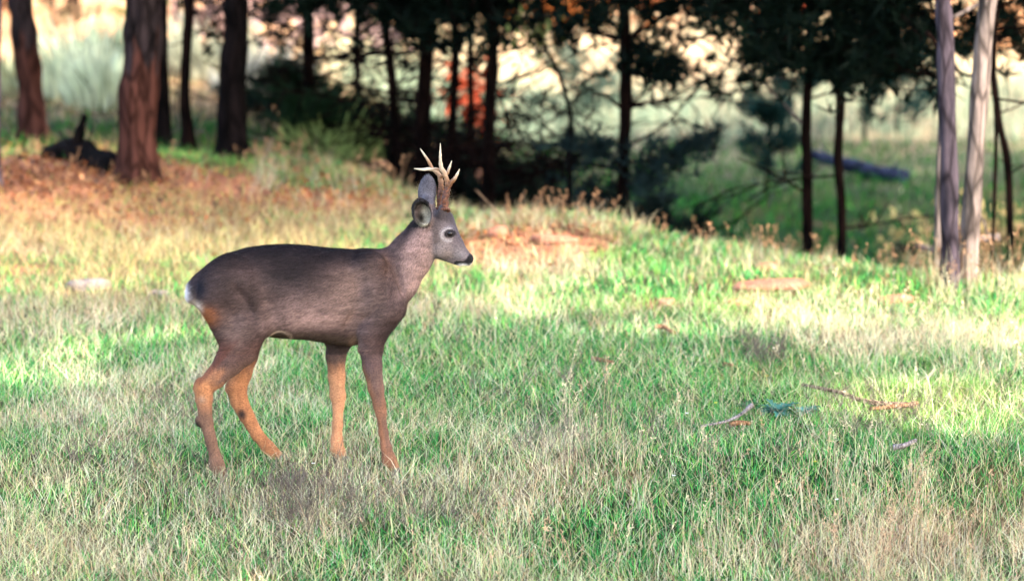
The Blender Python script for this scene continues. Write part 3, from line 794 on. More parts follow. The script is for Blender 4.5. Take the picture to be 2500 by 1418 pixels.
bough(t, 21.6, [(1520, 390), (1450, 370), (1380, 350)], .010, m_bark_pine, tufts=60, spread=.05, twig=3)
bough(t, 21.7, [(1520, 450), (1570, 440), (1640, 430)], .010, m_bark_pine, tufts=60, spread=.06, twig=3)
bough(t, 21.9, [(1530, 500), (1480, 470), (1400, 440)], .010, m_bark_pine, tufts=60, spread=.08, twig=3)
t = pine('reddish stemmed pine with a long diagonal branch to its upper left', 21.0, [(1975, 600), (1972, 440), (1968, 330), (1975, 150), (1978, -60)], .028, 4.6, 1.28, 1.0, seed=12, dead=1)
bough(t, 21.0, [(1962, 305), (1915, 255), (1850, 190), (1725, 100)], .011, m_bark_pale, twig=3)
bough(t, 21.0, [(1965, 470), (1890, 425), (1800, 385)], .009, m_bark_pine, twig=4)
pine('wavy black pine stem right of the reddish stemmed pine', 20.8, [(2052, 610), (2056, 520), (2046, 400), (2052, 250), (2045, 120), (2040, -60)], .025, 4.4, 1.30, 1.0, seed=13, dead=2)
t = pine('thin crooked dark pine at the right edge of the frame', 20.2, [(2472, 590), (2462, 430), (2440, 300), (2422, 150), (2415, -60)], .020, 4.2, 1.36, .9, seed=14, dead=1, tufts=18)
bough(t, 20.2, [(2458, 430), (2490, 410), (2530, 395)], .007, m_bark_dark, twig=2)
bough(t, 20.2, [(2445, 275), (2480, 262), (2520, 235)], .006, m_bark_dark, twig=2)
# right pair
Yr = 17.9
broadleaf('straight purplish grey trunk, left of the pair at right', Yr, [(2318, 690), (2318, 500), (2312, 250), (2306, 60), (2300, -60)], .040, 5.2, 2.4, 1.3, m_bark_purple, seed=21, flare=1.15, ridge=.05)
broadleaf('pale leaning trunk, right of the pair at right', Yr + .15, [(2358, 690), (2375, 450), (2392, 220), (2412, 0), (2420, -80)], .042, 5.2, 2.4, 1.3, m_bark_pale, seed=22, flare=1.15, ridge=.05)
broadleaf('thin tan stem half hidden behind the purplish trunk', Yr + .7, [(2287, 680), (2292, 500), (2300, 300), (2306, 150)], .018, 2.6, 2.0, .6, m_bark_pale, seed=23, flare=1.1, nleaf=600)
broadleaf('very thin brown stem right of the pale leaning trunk', Yr + 1.3, [(2420, 650), (2428, 480), (2432, 330), (2428, 200)], .009, 2.4, 1.8, .5, m_bark_pine, seed=24, flare=1.1, nleaf=500)
# bent sapling
P = tree_base([(1384, 480), (1392, 400), (1390, 270), (1355, 160), (1310, 90), (1270, 40)], 21.6)
t = thing('bent_sapling', P[0], 'slender bent sapling curving up to the left beside the lone dark pine', 'tree')
g = Geo(); C = catmull(P, 8); add_tube(g, C, np.linspace(.016, .005, len(C)), 8, rough=.2); g.build('trunk', m_bark_dark, t)
g = Geo(); C2 = C[-14:]; c = C2[rng.integers(0, len(C2), 60)] + rng.normal(0, .07, (60, 3)); v, f, tt = leaves(c, np.full(60, .05), (.10, .12, .03)); g.add(v, f, tt); g.build('crown', m_canopy, t, smooth=False)

# young pines and needle bushes
def young_pine(label, px, py, Y, h, w, tint, n=300, seed=0, material=None):
    r = np.random.default_rng(seed + 700)
    x = at(px, py, Y)[0]; z = float(height(x, Y)); p0 = np.array([x, Y, z])
    t = thing('young_pine', p0, label, 'young pine')
    g = Geo(); add_tube(g, catmull([p0 - [0, 0, .04], p0 + [.01, 0, h * .5], p0 + [0.02, 0, h * .95]], 5), np.linspace(.016, .004, 11), 7, rough=.2)
    g.build('trunk', m_bark_dark, t)
    g = Geo(); cs = []; ax = []
    for k in range(int(12 + h * 18)):
        f = r.random() ** .8; s = p0 + [.01, 0, h * (.08 + .88 * f)]; az = r.random() * 6.28
        L = w * (1 - f * .75) * (.5 + .6 * r.random()); dv = np.array([math.cos(az), math.sin(az), .35 + .3 * f])
        e = s + dv * L; Bc = catmull([s, (s + e) / 2 + [0, 0, -.02], e], 3)
        add_tube(g, Bc, np.linspace(.006, .002, len(Bc)), 4)
        m = int(n / 14); q = r.random((m, 1)) ** .6
        cs.append(s + (e - s) * q + r.normal(0, .03, (m, 3))); ax.append(np.tile(dv + [0, 0, .3], (m, 1)))
    g.build('branches', m_bark_dark, t)
    g = Geo(); v, f, tt = needles(np.concatenate(cs), 9, .07, .0045, tint, np.concatenate(ax), .8, r); g.add(v, f, tt)
    g.build('crown', m_needles, t, smooth=False)
BG = (.008, .026, .024)
young_pine('blue green young pine between the two slim stems at right', 1930, 400, 29.0, 1.15, .62, BG, 520, seed=1)
young_pine('dense dark blue green young pine right of the wavy stem', 2110, 390, 29.4, 1.15, .55, BG, 620, seed=2)
young_pine('small blue green young pine above the fallen blue grey log', 2190, 330, 30.0, 1.05, .40, BG, 420, seed=3)
young_pine('hazy young pine left of the diagonal branch', 1870, 400, 26.5, .6, .42, BG, seed=4)
young_pine('dark needle bush low between the far pine and the leaning pine', 820, 400, 24.6, .40, .5, (.010, .022, .012), seed=5)
young_pine('dark needle bush at the foot of the forked pine', 700, 400, 24.4, .36, .45, (.012, .025, .012), seed=6)
young_pine('dark needle bush behind the ears of the deer', 990, 440, 24.2, .5, .45, (.010, .022, .012), seed=7)
young_pine('dark needle bush at the right end of the central pines', 1250, 470, 23.2, .5, .42, (.010, .02, .014), seed=8)
young_pine('low dark needle bush left of the lone pine foot', 1440, 520, 21.8, .32, .5, (.005, .010, .008), seed=9)
young_pine('low dark needle bush right of the lone pine foot', 1600, 540, 21.8, .26, .45, (.005, .010, .008), seed=10)
young_pine('dark needle bush behind the bent sapling', 1330, 460, 24.6, .42, .42, (.005, .010, .008), seed=11)
young_pine('dark needle bush in the middle of the central pines', 1130, 450, 24.8, .45, .4, (.005, .010, .008), seed=12)
young_pine('dark thicket of needles between the forked pine and the leaning pine', 860, 440, 23.4, .30, .45, (.008, .016, .010), 420, seed=21)
young_pine('low black needle bush directly behind the antlers', 1070, 450, 23.4, .34, .40, (.006, .012, .009), 420, seed=22)
young_pine('low dark needle bush at the foot of the right central pine', 1190, 480, 22.8, .34, .40, (.006, .012, .009), 420, seed=23)
young_pine('low dark green bush at the foot of the forked pine', 760, 440, 23.2, .30, .40, (.012, .028, .012), 420, seed=24)
young_pine('black spreading needle bush right behind the foot of the lone pine', 1560, 500, 22.6, .40, .60, (.006, .012, .010), 600, seed=25)
young_pine('black needle bush between the bent sapling and the lone pine', 1440, 490, 22.8, .42, .45, (.006, .012, .010), 500, seed=26)
young_pine('dark bush at the far end between the broad black trunk and forked pine', 660, 400, 25.4, .34, .45, (.010, .022, .014), 420, seed=27)
young_pine('green young pine shoot above the black trunk on the left', 420, 120, 31.0, 1.1, .45, (.09, .14, .03), seed=13)
young_pine('dull brown green bush between the two left trunks far back', 130, 200, 31.5, .8, .5, (.09, .07, .04), seed=14)
young_pine('blue green far bush beyond the bent sapling', 1400, 260, 31.0, .5, .7, (.08, .12, .09), seed=15)
young_pine('blue green far bush beyond the left central gap', 880, 220, 31.0, .6, .8, (.08, .11, .08), seed=16)

# sage shrubs on the left: pale upright shoots
def sage(label, px, py, Y, h, w, tint, n=900, seed=0):
    r = np.random.default_rng(seed + 900)
    x = at(px, py, Y)[0]; z = float(height(x, Y)); p0 = np.array([x, Y, z])
    t = thing('sage_shrub', p0, label, 'shrub')
    g = Geo()
    for k in range(9):
        e = p0 + [r.normal() * w * .5, r.normal() * w * .3, h * .6]
        add_tube(g, [p0, (p0 + e) / 2, e], [.008, .006, .003], 5)
    g.build('stems', m_bark_dark, t)
    m = n; a = r.random(m) * 6.28; q = np.sqrt(r.random(m)) * w
    xx = x + np.cos(a) * q; yy = Y + np.sin(a) * q * .7
    hh = h * (1 - .5 * (q / w) ** 2) * (.35 + .65 * r.random(m)) * (.6 + .8 * vnoise(xx * 6 + 3, yy * 6))
    st = z + hh * .35 * r.random(m)
    col = np.array(tint)[None] * (.6 + .7 * r.random((m, 1)))
    V, L, S, T = blades(xx, yy, hh * .8, np.full(m, .032), a, np.full(m, .25), r.normal(.1, .1, m), col, rows=4, z=st)
    mesh_np('foliage', V, L, S, m_grass, t, smooth=False, tint=T)
SG = (.56, .60, .40)
sage('pale sage shrub filling the gap between the two left trunks', 190, 380, 26.0, .52, .34, SG, 700, seed=1)
sage('pale sage shrub just left of the thick trunk', 262, 390, 25.2, .45, .24, SG, 450, seed=2)
sage('pale sage shrub at the left edge behind the leaning trunk', 20, 390, 26.2, .30, .20, (.36, .38, .22), 700, seed=3)
sage('grey green shrub between the thin wavy trunk and the broad black one', 500, 340, 28.5, .5, .3, (.30, .31, .22), 800, seed=4)
sage('darker blue green shrub behind the sage shrubs', 250, 330, 28.6, .42, .3, (.16, .21, .14), 350, seed=5)
sage('yellow green tall weeds at the foot of the central pines', 800, 430, 23.0, .26, .30, (.20, .26, .08), 500, seed=6)
sage('grey green shrub right of the broad black trunk', 650, 330, 27.5, .45, .35, (.26, .26, .22), 700, seed=7)

# autumn and pale bushes far back
def far_bush(label, px, py, Y, w, h, tint, n=700, seed=0, leaf=.09, name='autumn_bush', lift=0.):
    r = np.random.default_rng(seed + 1100)
    x = at(px, py, Y)[0]; z = float(height(x, Y)); p0 = np.array([x, Y, z])
    t = thing(name, p0, label, 'bush')
    g = Geo(); tips = []
    for k in range(8):
        e = p0 + [r.normal() * w * .45, r.normal() * w * .3, h * (.5 + .4 * r.random())]
        add_tube(g, catmull([p0, (p0 + e) / 2 + r.normal(0, .04, 3), e], 3), np.linspace(.018, .005, 7), 5); tips.append(e)
    g.build('stems', m_bark_dark, t)
    tips = np.array(tips); c = tips[r.integers(0, 8, n // 10)] + r.normal(0, 1, (n // 10, 3)) * [w * .3, w * .25, h * .2]
    c[:, 2] = np.maximum(c[:, 2], z + .05)
    L = np.repeat(c, 10, 0) + r.normal(0, .08, (len(c) * 10, 3))
    v, f, tt = leaves(L, np.full(len(L), leaf), tint, r, aspect=.7); g = Geo(); g.add(v, f, tt); g.build('crown', m_canopy, t, smooth=False)
OR = (.55, .22, .06)
far_bush('orange autumn bush behind the lone dark pine', 1400, 60, 38, .5, .5, OR, seed=1)
far_bush('coral red autumn bush at top between the right pines', 1890, 50, 38, .4, .75, (.60, .14, .08), seed=2)
far_bush('orange brown bush right of the broad black trunk', 650, 90, 36, .7, .5, (.55, .27, .10), 900, seed=3)
far_bush('dull pinkish twiggy bush above the forked pine branch', 830, 90, 37, .6, .5, (.42, .22, .14), seed=4)
far_bush('small rust red bush between the central pines', 1150, 240, 29, .16, .45, (.5, .08, .03), 260, seed=5, leaf=.06)
far_bush('yellow ochre low bush behind the pair at right', 2440, 520, 24.5, .40, .12, (.30, .23, .10), 200, seed=6, leaf=.06)
far_bush('ochre tuft left of the pair at right in the hollow', 2225, 515, 24.0, .20, .10, (.26, .22, .09), 100, seed=7, leaf=.05)
far_bush('dull mauve twiggy bush low between the left gap and pines', 690, 240, 30, .7, .5, (.30, .20, .18), 700, seed=8)
far_bush('orange brown bush behind the far left trunk', 5, 180, 33, .35, .6, (.5, .22, .10), seed=9)
far_bush('peach coloured bush at the top right behind the pale trunk', 2460, 60, 36, .7, .4, (.55, .30, .15), seed=10)
far_bush('small orange bush top right of the lone dark pine', 1560, 40, 38, .35, .6, (.55, .24, .10), 500, seed=11)

# fallen log in the hollow and the root on the left bank
def log_px(name, label, cat, pts, Y, R0, R1, material, twigs=0, drop=True, seed=0):
    P = []
    for (px, py, dy) in pts:
        P.append(at(px, py, Y + dy))
    C = catmull(P, 7)
    g = Geo(); add_tube(g, C, np.linspace(R0, R1, len(C)), 10, rough=.2, ridge=.08, seed=seed)
    t = thing(name, C[0], label, cat)
    g.build('stem', material, t)
    for k in range(twigs):
        i = rng.integers(3, len(C)); e = C[i] + rand_dirs(1)[0] * [.15, .1, .05] + [0, 0, .12]
        gg = Geo(); add_tube(gg, [C[i], (C[i] + e) / 2 + rng.normal(0, .01, 3), e], [.008, .006, .002], 5); gg.build('branch', material, t)
m_bluewood = bark('blue_grey_wood', (0.007, 0.010, 0.022), (0.030, 0.038, 0.070))
Yl = depth(2120, 440)
log_px('fallen_log', 'blue grey fallen log lying in the hollow behind the slim right stems', 'log', [(1965, 372, .3), (2060, 402, .15), (2140, 424, 0), (2212, 442, -.1)], Yl, .034, .068, m_bluewood, 3)
Ys = depth(180, 400)
log_px('dead_stub', 'black snaking dead stub rising from the bank left of the thick trunk', 'dead wood', [(180, 392, 0), (190, 350, 0), (196, 318, 0), (208, 280, 0)], Ys, .042, .014, m_bark_dark, 0, seed=2)
log_px('dead_root', 'thick black root running along the bank to the foot of the thick trunk', 'dead wood', [(120, 378, .3), (175, 366, .1), (225, 388, -.1), (290, 422, -.3)], Ys, .055, .075, m_bark_dark, 2, seed=3)
log_px('fallen_branch', 'rust coloured broken branch leaning behind the mound right of the muzzle', 'dead wood', [(1255, 575, 0), (1215, 520, 0), (1160, 462, 0)], depth(1255, 590), .005, .002, m_stick, 0, seed=4)
log_px('fallen_branch', 'thin rust twig leaning in the grass left of the central pines', 'dead wood', [(640, 395, 0), (655, 365, 0), (668, 335, 0)], depth(640, 410), .007, .004, m_stick, 0, seed=5)
log_px('fallen_branch', 'pale broken branch on the dark floor between the right stems', 'dead wood', [(2240, 600, .1), (2290, 612, 0), (2350, 590, -.1), (2440, 580, -.1)], 19.6, .012, .018, m_bark_pale, 1, seed=6)

# ------------------------------------------------------------------ unseen canopy trees, crowns shaped to drop shade and sun patches where wanted
def unseen_canopy_tree(label, x, y, top, zc, rx, ry, rz, n, seed, cx=0, cy=0, name='unseen_shade_tree', R=.16):
    r = np.random.default_rng(seed + 1500)
    z = float(height(x, y)); p0 = np.array([x, y, z])
    t = thing(name, p0, label, 'tree')
    C = catmull([p0 - [0, 0, .1], p0 + [.05, .02, top * .3], p0 + [cx * .4, cy * .4, top * .65], p0 + [cx, cy, top]], 8)
    g = Geo(); add_tube(g, C, np.linspace(R, R * .2, len(C)), 16, rough=.12, ridge=.06); g.build('trunk', m_bark_dark, t)
    q = rand_dirs(n, r) * (r.random((n, 1)) ** .45)
    c = np.array([x + cx, y + cy, zc]) + q * [rx, ry, rz]
    s = c - SUN[None] * ((c[:, 2]) / SUN[2])[:, None]
    keep = (lit(s[:, 0], s[:, 1]) < 0.42 + .10 * r.normal(size=n))  # clumps dropped where their shadow would cover a wanted sun patch
    c = c[keep]
    g = Geo()
    for k in range(26):
        if not len(c): break
        e = c[r.integers(0, len(c))]; i = r.integers(10, len(C) - 1)
        Bc = catmull([C[i], (C[i] + e) / 2 + [0, 0, -.15], e], 4); q2 = Bc - SUN[None] * (Bc[:, 2] / SUN[2])[:, None]
        if lit(q2[:, 0], q2[:, 1]).max() > 1.0: continue
        add_tube(g, Bc, np.linspace(.04, .01, len(Bc)), 6, rough=.2)
    g.build('limbs', m_bark_dark, t)
    L = np.repeat(c, 7, 0) + r.normal(0, .10, (len(c) * 7, 3))
    s2 = L - SUN[None] * (L[:, 2] / SUN[2])[:, None]; L = L[lit(s2[:, 0], s2[:, 1]) < .48]
    v, f, tt = leaves(L, np.full(len(L), .13), (.05, .08, .025), r, aspect=.7)
    g = Geo(); g.add(v, f, tt); g.build('crown', m_canopy, t, smooth=False)
def off(h): return SUN[0] / SUN[2] * h, SUN[1] / SUN[2] * h
ox, oy = off(5.0)
unseen_canopy_tree('unseen spreading oak right of the camera, crown shaped to shade the foreground', 3.6, 8.4, 5.4, 5.0, 2.7, 2.6, .9, 4200, 1, cx=ox - 3.6 + .9, cy=13.0 + oy - 8.4)
unseen_canopy_tree('second unseen oak right of the meadow, crown shaped to shade the deer', 4.6, 11.8, 5.4, 5.0, 2.7, 2.4, .9, 4200, 2, cx=ox - 4.6 - .6, cy=15.4 + oy - 11.8)
unseen_canopy_tree('third unseen oak nearest the frame, crown shaped to shade the lower left meadow', 2.5, 9.9, 5.4, 5.0, 2.2, 2.2, .9, 2600, 3, cx=ox - 1.9 - 2.5, cy=13.4 + oy - 9.9)
unseen_canopy_tree('unseen tall oak beyond the right edge, crown shaped to shade the hollow', 4.3, 18.6, 5.6, 5.0, 2.5, 2.8, 1.0, 4600, 4, cx=ox + 2.2 - 4.3, cy=22.4 + oy - 18.6)
unseen_canopy_tree('unseen oak beyond the right edge, crown shaped to shade the central pines', 4.9, 21.6, 5.8, 5.0, 2.4, 2.6, 1.0, 4200, 5, cx=ox - .2 - 4.9, cy=24.0 + oy - 21.6)
unseen_canopy_tree('unseen oak behind the right pair, crown shaped to shade the far hollow', 6.4, 25.0, 6.0, 5.2, 2.6, 2.4, 1.0, 3600, 6, cx=ox + 2.4 - 6.4, cy=27.2 + oy - 25.0)
print('setting done')
#DEER
# ------------------------------------------------------------------ the deer: one continuous body grown from a distance field
DY = 14.0
PXM = 1.0 / 727.0
def P3(px, py, dy=0.0): return at(px, py, DY + dy)
h3 = 0.0036
lo3 = np.array([P3(445, 900)[0], DY - .17, -0.07]); hi3 = np.array([P3(1172, 900)[0], DY + .17, P3(1050, 420)[2]])
nx3, ny3, nz3 = np.ceil((hi3 - lo3) / h3).astype(int)
AX = lo3[0] + h3 * np.arange(nx3); AY = lo3[1] + h3 * np.arange(ny3); AZ = lo3[2] + h3 * np.arange(nz3)
FLD = np.full((nx3, ny3, nz3), 1.0, np.float32)
def region(bl, bh):
    i0 = np.clip(np.floor((np.minimum(bl, bh) - lo3) / h3).astype(int), 0, [nx3, ny3, nz3])
    i1 = np.clip(np.ceil((np.maximum(bl, bh) - lo3) / h3).astype(int) + 1, 0, [nx3, ny3, nz3])
    sl = tuple(slice(a, b) for a, b in zip(i0, i1))
    return sl, (AX[sl[0]][:, None, None], AY[sl[1]][None, :, None], AZ[sl[2]][None, None, :])
def smin(a, b, k):
    h = np.clip(0.5 + 0.5 * (b - a) / k, 0, 1)
    return b * (1 - h) + a * h - k * h * (1 - h)
def put(sl, d, k, sub=False):
    cur = FLD[sl]
    FLD[sl] = (-smin(-cur, d, k) if sub else smin(cur, d, k)).astype(np.float32)
def cone(a, b, ra, rb, ys=1.0, k=14, sub=False):
    """tapered limb segment; radii and blend in photo pixels, ys = how thick sideways"""
    ra *= PXM; rb *= PXM; k *= PXM
    m = max(ra, rb) + k + .012
    sl, (x, y, z) = region(np.minimum(a, b) - m, np.maximum(a, b) + m)
    ab = b - a; L2 = (ab ** 2).sum()
    ex = x - a[0]; ey = y - a[1]; ez = z - a[2]
    t = np.clip((ex * ab[0] + ey * ab[1] + ez * ab[2]) / L2, 0, 1)
    dx = ex - t * ab[0]; dyy = (ey - t * ab[1]) / ys; dz = ez - t * ab[2]
    put(sl, np.sqrt(dx * dx + dyy * dyy + dz * dz) - (ra + (rb - ra) * t), k, sub)
def ell(c, r, rot=0.0, k=14, sub=False, yaw=0.0):
    """ellipsoid; r = (along x, sideways, up) in photo pixels, rot tilts it in the side view, positive = front end down"""
    r = np.array(r) * PXM; k *= PXM
    m = r.max() + k + .01
    sl, (x, y, z) = region(c - m, c + m)
    ex = x - c[0]; ey = y - c[1]; ez = z - c[2]
    cy_, sy_ = math.cos(yaw), math.sin(yaw)
    e1 = ex * cy_ + ey * sy_; e2 = -ex * sy_ + ey * cy_
    cr, sr = math.cos(rot), math.sin(rot)
    qx = e1 * cr - ez * sr; qz = e1 * sr + ez * cr
    k0 = np.sqrt((qx / r[0]) ** 2 + (e2 / r[1]) ** 2 + (qz / r[2]) ** 2) + 1e-6
    k1 = np.sqrt((qx / r[0] ** 2) ** 2 + (e2 / r[1] ** 2) ** 2 + (qz / r[2] ** 2) ** 2) + 1e-6
    put(sl, k0 * (k0 - 1) / k1, k, sub)
def chain(pts, ys=1.0, k=12):
    for (a, b) in zip(pts[:-1], pts[1:]):
        cone(P3(a[0], a[1], a[2]), P3(b[0], b[1], b[2]), a[3], b[3], ys, k)
# trunk: a lofted tube whose top and bottom follow the back and belly lines
bx = [466, 480, 511, 554, 600, 650, 700, 750, 800, 850, 900, 941, 965, 985]
bt = [694, 669, 643, 621, 606, 599, 597, 600, 606, 609, 612, 622, 648, 690]
bb = [722, 748, 778, 803, 816, 820, 825, 828, 836, 842, 838, 822, 800, 765]
bw = [.026, .048, .070, .087, .094, .097, .102, .108, .108, .100, .088, .074, .062, .040]
sx = np.array([P3(v, 700)[0] for v in bx])
st = np.array([P3(900, v)[2] for v in bt]); sb = np.array([P3(900, v)[2] for v in bb])
sl, (x, y, z) = region(np.array([sx[0] - .02, DY - .17, .1]), np.array([sx[-1] + .02, DY + .17, 1.2]))
xr = x.ravel()
tt_ = np.interp(xr, sx, st)[:, None, None]; bb_ = np.interp(xr, sx, sb)[:, None, None]; ww_ = np.interp(xr, sx, bw)[:, None, None]
c_ = (tt_ + bb_) / 2; a_ = (tt_ - bb_) / 2
wz = ww_ * (1.0 + .05 * np.clip((c_ - z) / a_, -1, 1) )
q0 = (np.abs((z - c_) / a_) ** 2.2 + np.abs((y - DY) / wz) ** 2.2) ** (1 / 2.2)
d = (q0 - 1) * np.minimum(a_, ww_) * .9
d = np.maximum(d, np.maximum(sx[0] - x, x - sx[-1]) + 0 * d)
put(sl, d, .004)
ell(P3(478, 708), (20, 38, 34), .2, 10)                       # buttocks
ell(P3(962, 722), (28, 44, 58), -.15, 16)                     # breast
# neck and head
chain([(1040, 572, 0, 47), (1003, 624, 0, 52), (962, 682, 0, 58), (905, 715, 0, 70)], .66, 16)
cone(P3(955, 640), P3(905, 660), 30, 48, .6, 20)              # withers
ell(P3(1068, 562), (44, 36, 44), 0, 10)                       # skull
cone(P3(1075, 560), P3(1102, 602), 39, 31, .74, 8)
cone(P3(1102, 602), P3(1140, 634), 30, 15.5, .72, 6)          # muzzle
cone(P3(1063, 600), P3(1122, 637), 29, 13, .66, 8)            # jaw
ell(P3(1143, 630), (13, 12, 12), .6, 4)                       # nose pad
ell(P3(1085, 530), (25, 27, 19), .7, 8)                       # forehead
for s in (-1, 1):
    cone(P3(1076, 528, s * .028), P3(1080, 508, s * .026), 10, 9, 1, 5)          # pedicles
    ell(P3(1099, 562, s * .036), (17, 10, 11), .6, 8)                            # brow
    ell(P3(1099, 566, s * .050), (9.5, 5, 7.5), .5, 3, sub=True)                 # eye socket
    ell(P3(1152, 629, s * .014), (4, 4, 2.5), .5, 2, sub=True)                   # nostril
    ell(P3(1078, 608, s * .020), (24, 16, 22), .7, 10)                           # cheek
cone(P3(1152, 643, -.02), P3(1108, 636, -.03), 1.2, 1.2, 1, 2, sub=True)         # mouth line
# ears: near one cupped towards the camera, far one upright with its back to us
ec = P3(1031, 519, -.062)
cone(P3(1047, 541, -.025), P3(1038, 530, -.052), 13, 15, 1, 8)
ell(ec, (25, 30, 34), -.35, 5)
cone(P3(1027, 506, -.058), P3(1024, 490, -.060), 13, 5, .8, 5)
ell(ec + np.array([.003, -.026, .002]), (20, 38, 28), -.35, 3, sub=True)
cone(P3(1052, 520, .022), P3(1044, 495, .034), 14, 18, .8, 8)
ell(P3(1043, 470, .045), (22.5, 11, 42), .10, 6)
ell(P3(1045, 466, .062), (17, 14, 36), .10, 3, sub=True)
# hind quarters
for s in (-1, 1):
    ell(P3(560, 700, s * .055), (62, 44, 78), .1, 22)
    cone(P3(590, 700, s * .060), P3(632, 790, s * .068), 50, 33, .75, 20)
    cone(P3(530, 740, s * .058), P3(578, 835, s * .070), 40, 38, .75, 20)
N = -.075; Fd = .075
chain([(612, 790, N, 46), (588, 850, N, 42), (560, 882, N, 34), (525, 922, N, 25), (497, 946, N, 22)], .62, 10)
cone(P3(487, 934, N), P3(478, 947, N), 12, 7, .8, 8)          # point of the hock
chain([(497, 950, N, 23), (498, 972, N, 21), (500, 1000, N, 17), (504, 1030, N, 16), (515, 1075, N, 14), (524, 1108, N, 14), (530, 1136, N, 19), (540, 1158, N, 15)], .78, 5)
chain([(612, 800, Fd, 36), (604, 868, Fd, 25), (590, 910, Fd, 24), (578, 945, Fd, 25)], .62, 9)
cone(P3(562, 940, Fd), P3(556, 950, Fd), 10, 7, .8, 7)
chain([(577, 948, Fd, 25), (584, 978, Fd, 21.5), (602, 1014, Fd, 18.5), (628, 1060, Fd, 15), (655, 1092, Fd, 16.5), (676, 1112, Fd, 15)], .78, 5)
# shoulders and forelegs
for s in (-1, 1):
    cone(P3(905, 655, s * .055), P3(945, 748, s * .066), 36, 40, .68, 22)
    ell(P3(920, 735, s * .062), (50, 34, 56), .1, 20)
chain([(945, 760, N, 38), (912, 812, N, 34), (906, 850, N, 28), (909, 895, N, 23), (918, 948, N, 18.5), (927, 990, N, 14), (930, 1006, N, 12.5), (936, 1055, N, 10.8), (943, 1092, N, 12.5), (950, 1122, N, 16.5), (962, 1140, N, 13.5)], .80, 8)
chain([(880, 780, Fd, 38), (828, 826, Fd, 33), (820, 868, Fd, 24), (822, 920, Fd, 20), (824, 962, Fd, 18), (826, 990, Fd, 13.5), (824, 1034, Fd, 12), (822, 1075, Fd, 14), (825, 1100, Fd, 16.5), (836, 1116, Fd, 12)], .80, 8)
ell(P3(925, 982, N), (15, 12, 19), 0, 5); ell(P3(826, 968, Fd), (19, 14, 20), 0, 5)
ell(P3(948, 1117, N), (16, 14, 13), 0, 4); ell(P3(822, 1096, Fd), (17, 14, 12), 0, 4); ell(P3(527, 1128, N), (18, 15, 13), 0, 4)
ell(P3(488, 1027, N), (12, 11, 15), 0, 4)
# flank fold and the hollow in front of the stifle
cone(P3(690, 822, -.085), P3(706, 822, -.085), 9, 9, 1.2, 6, sub=True)
ell(P3(605, 745, -.122), (12, 16, 55), -.55, 18, sub=True)
ell(P3(664, 765, -.118), (20, 15, 46), -.25, 22, sub=True)
ell(P3(878, 690, -.128), (16, 22, 60), -.2, 22, sub=True)
ell(P3(560, 770, -.130), (12, 16, 34), -.6, 16, sub=True)
ell(P3(856, 800, -.104), (16, 14, 34), .35, 12, sub=True)
cone(P3(960, 628, -.062), P3(982, 712, -.054), 8, 9, 1, 10, sub=True)

def surface_nets(F):
    ins = F < 0
    nx_, ny_, nz_ = F.shape
    c = [ins[i:nx_ - 1 + i, j:ny_ - 1 + j, k:nz_ - 1 + k] for i in (0, 1) for j in (0, 1) for k in (0, 1)]
    cnt = sum(a.astype(np.int8) for a in c)
    act = (cnt > 0) & (cnt < 8)
    I, J, K = np.nonzero(act)
    idx = np.full(act.shape, -1, np.int64); idx[I, J, K] = np.arange(len(I))
    acc = np.zeros((len(I), 3)); num = np.zeros(len(I))
    for ax in range(3):
        for u in (0, 1):
            for v in (0, 1):
                o = [0, 0, 0]; o[(ax + 1) % 3] = u; o[(ax + 2) % 3] = v
                e = list(o); e[ax] = 1
                f0 = F[I + o[0], J + o[1], K + o[2]]; f1 = F[I + e[0], J + e[1], K + e[2]]
                m = (f0 < 0) != (f1 < 0)
                t = np.where(m, f0 / np.where(m, f0 - f1, 1), 0)
                p = np.zeros((len(I), 3)); p[:, (ax + 1) % 3] = u; p[:, (ax + 2) % 3] = v; p[:, ax] = t
                acc += p * m[:, None]; num += m
    V = np.stack([I, J, K], 1) + acc / num[:, None]
    quads = []
    for ax in range(3):
        a = ins
        s0 = [slice(1, -1)] * 3; s0[ax] = slice(0, -1)
        s1 = [slice(1, -1)] * 3; s1[ax] = slice(1, None)
        A = ins[tuple(s0)]; B = ins[tuple(s1)]
        off_ = [1, 1, 1]; off_[ax] = 0
        for flip, M in ((False, A & ~B), (True, ~A & B)):
            q = np.stack(np.nonzero(M), 1) + off_
            u = [0, 0, 0]; u[(ax + 1) % 3] = 1; v = [0, 0, 0]; v[(ax + 2) % 3] = 1
            u = np.array(u); v = np.array(v)
            g = lambda w: idx[w[:, 0], w[:, 1], w[:, 2]]
            Q = np.stack([g(q - u - v), g(q - v), g(q), g(q - u)], 1)
            if flip: Q = Q[:, ::-1]
            quads.append(Q)
    Q = np.concatenate(quads)
    return V, Q[(Q >= 0).all(1)]
DV, DQ = surface_nets(FLD)
DV = lo3 + DV * h3
def relax(V, Q, it, f=.5):
    for _ in range(it):
        S = np.zeros_like(V); n = np.zeros(len(V))
        for a in range(4):
            for b in ((a + 1) % 4, (a + 3) % 4):
                for c in range(3): S[:, c] += np.bincount(Q[:, a], V[Q[:, b], c], len(V))
                n += np.bincount(Q[:, a], minlength=len(V))
        V = V + f * (S / np.maximum(n, 1)[:, None] - V)
    return V
DV = relax(DV, DQ, 3)
fn = np.cross(DV[DQ[:, 2]] - DV[DQ[:, 0]], DV[DQ[:, 3]] - DV[DQ[:, 1]])
DN = np.zeros_like(DV)
for a in range(4):
    for c in range(3): DN[:, c] += np.bincount(DQ[:, a], fn[:, c], len(DV))
DN /= np.linalg.norm(DN, axis=1)[:, None] + 1e-12
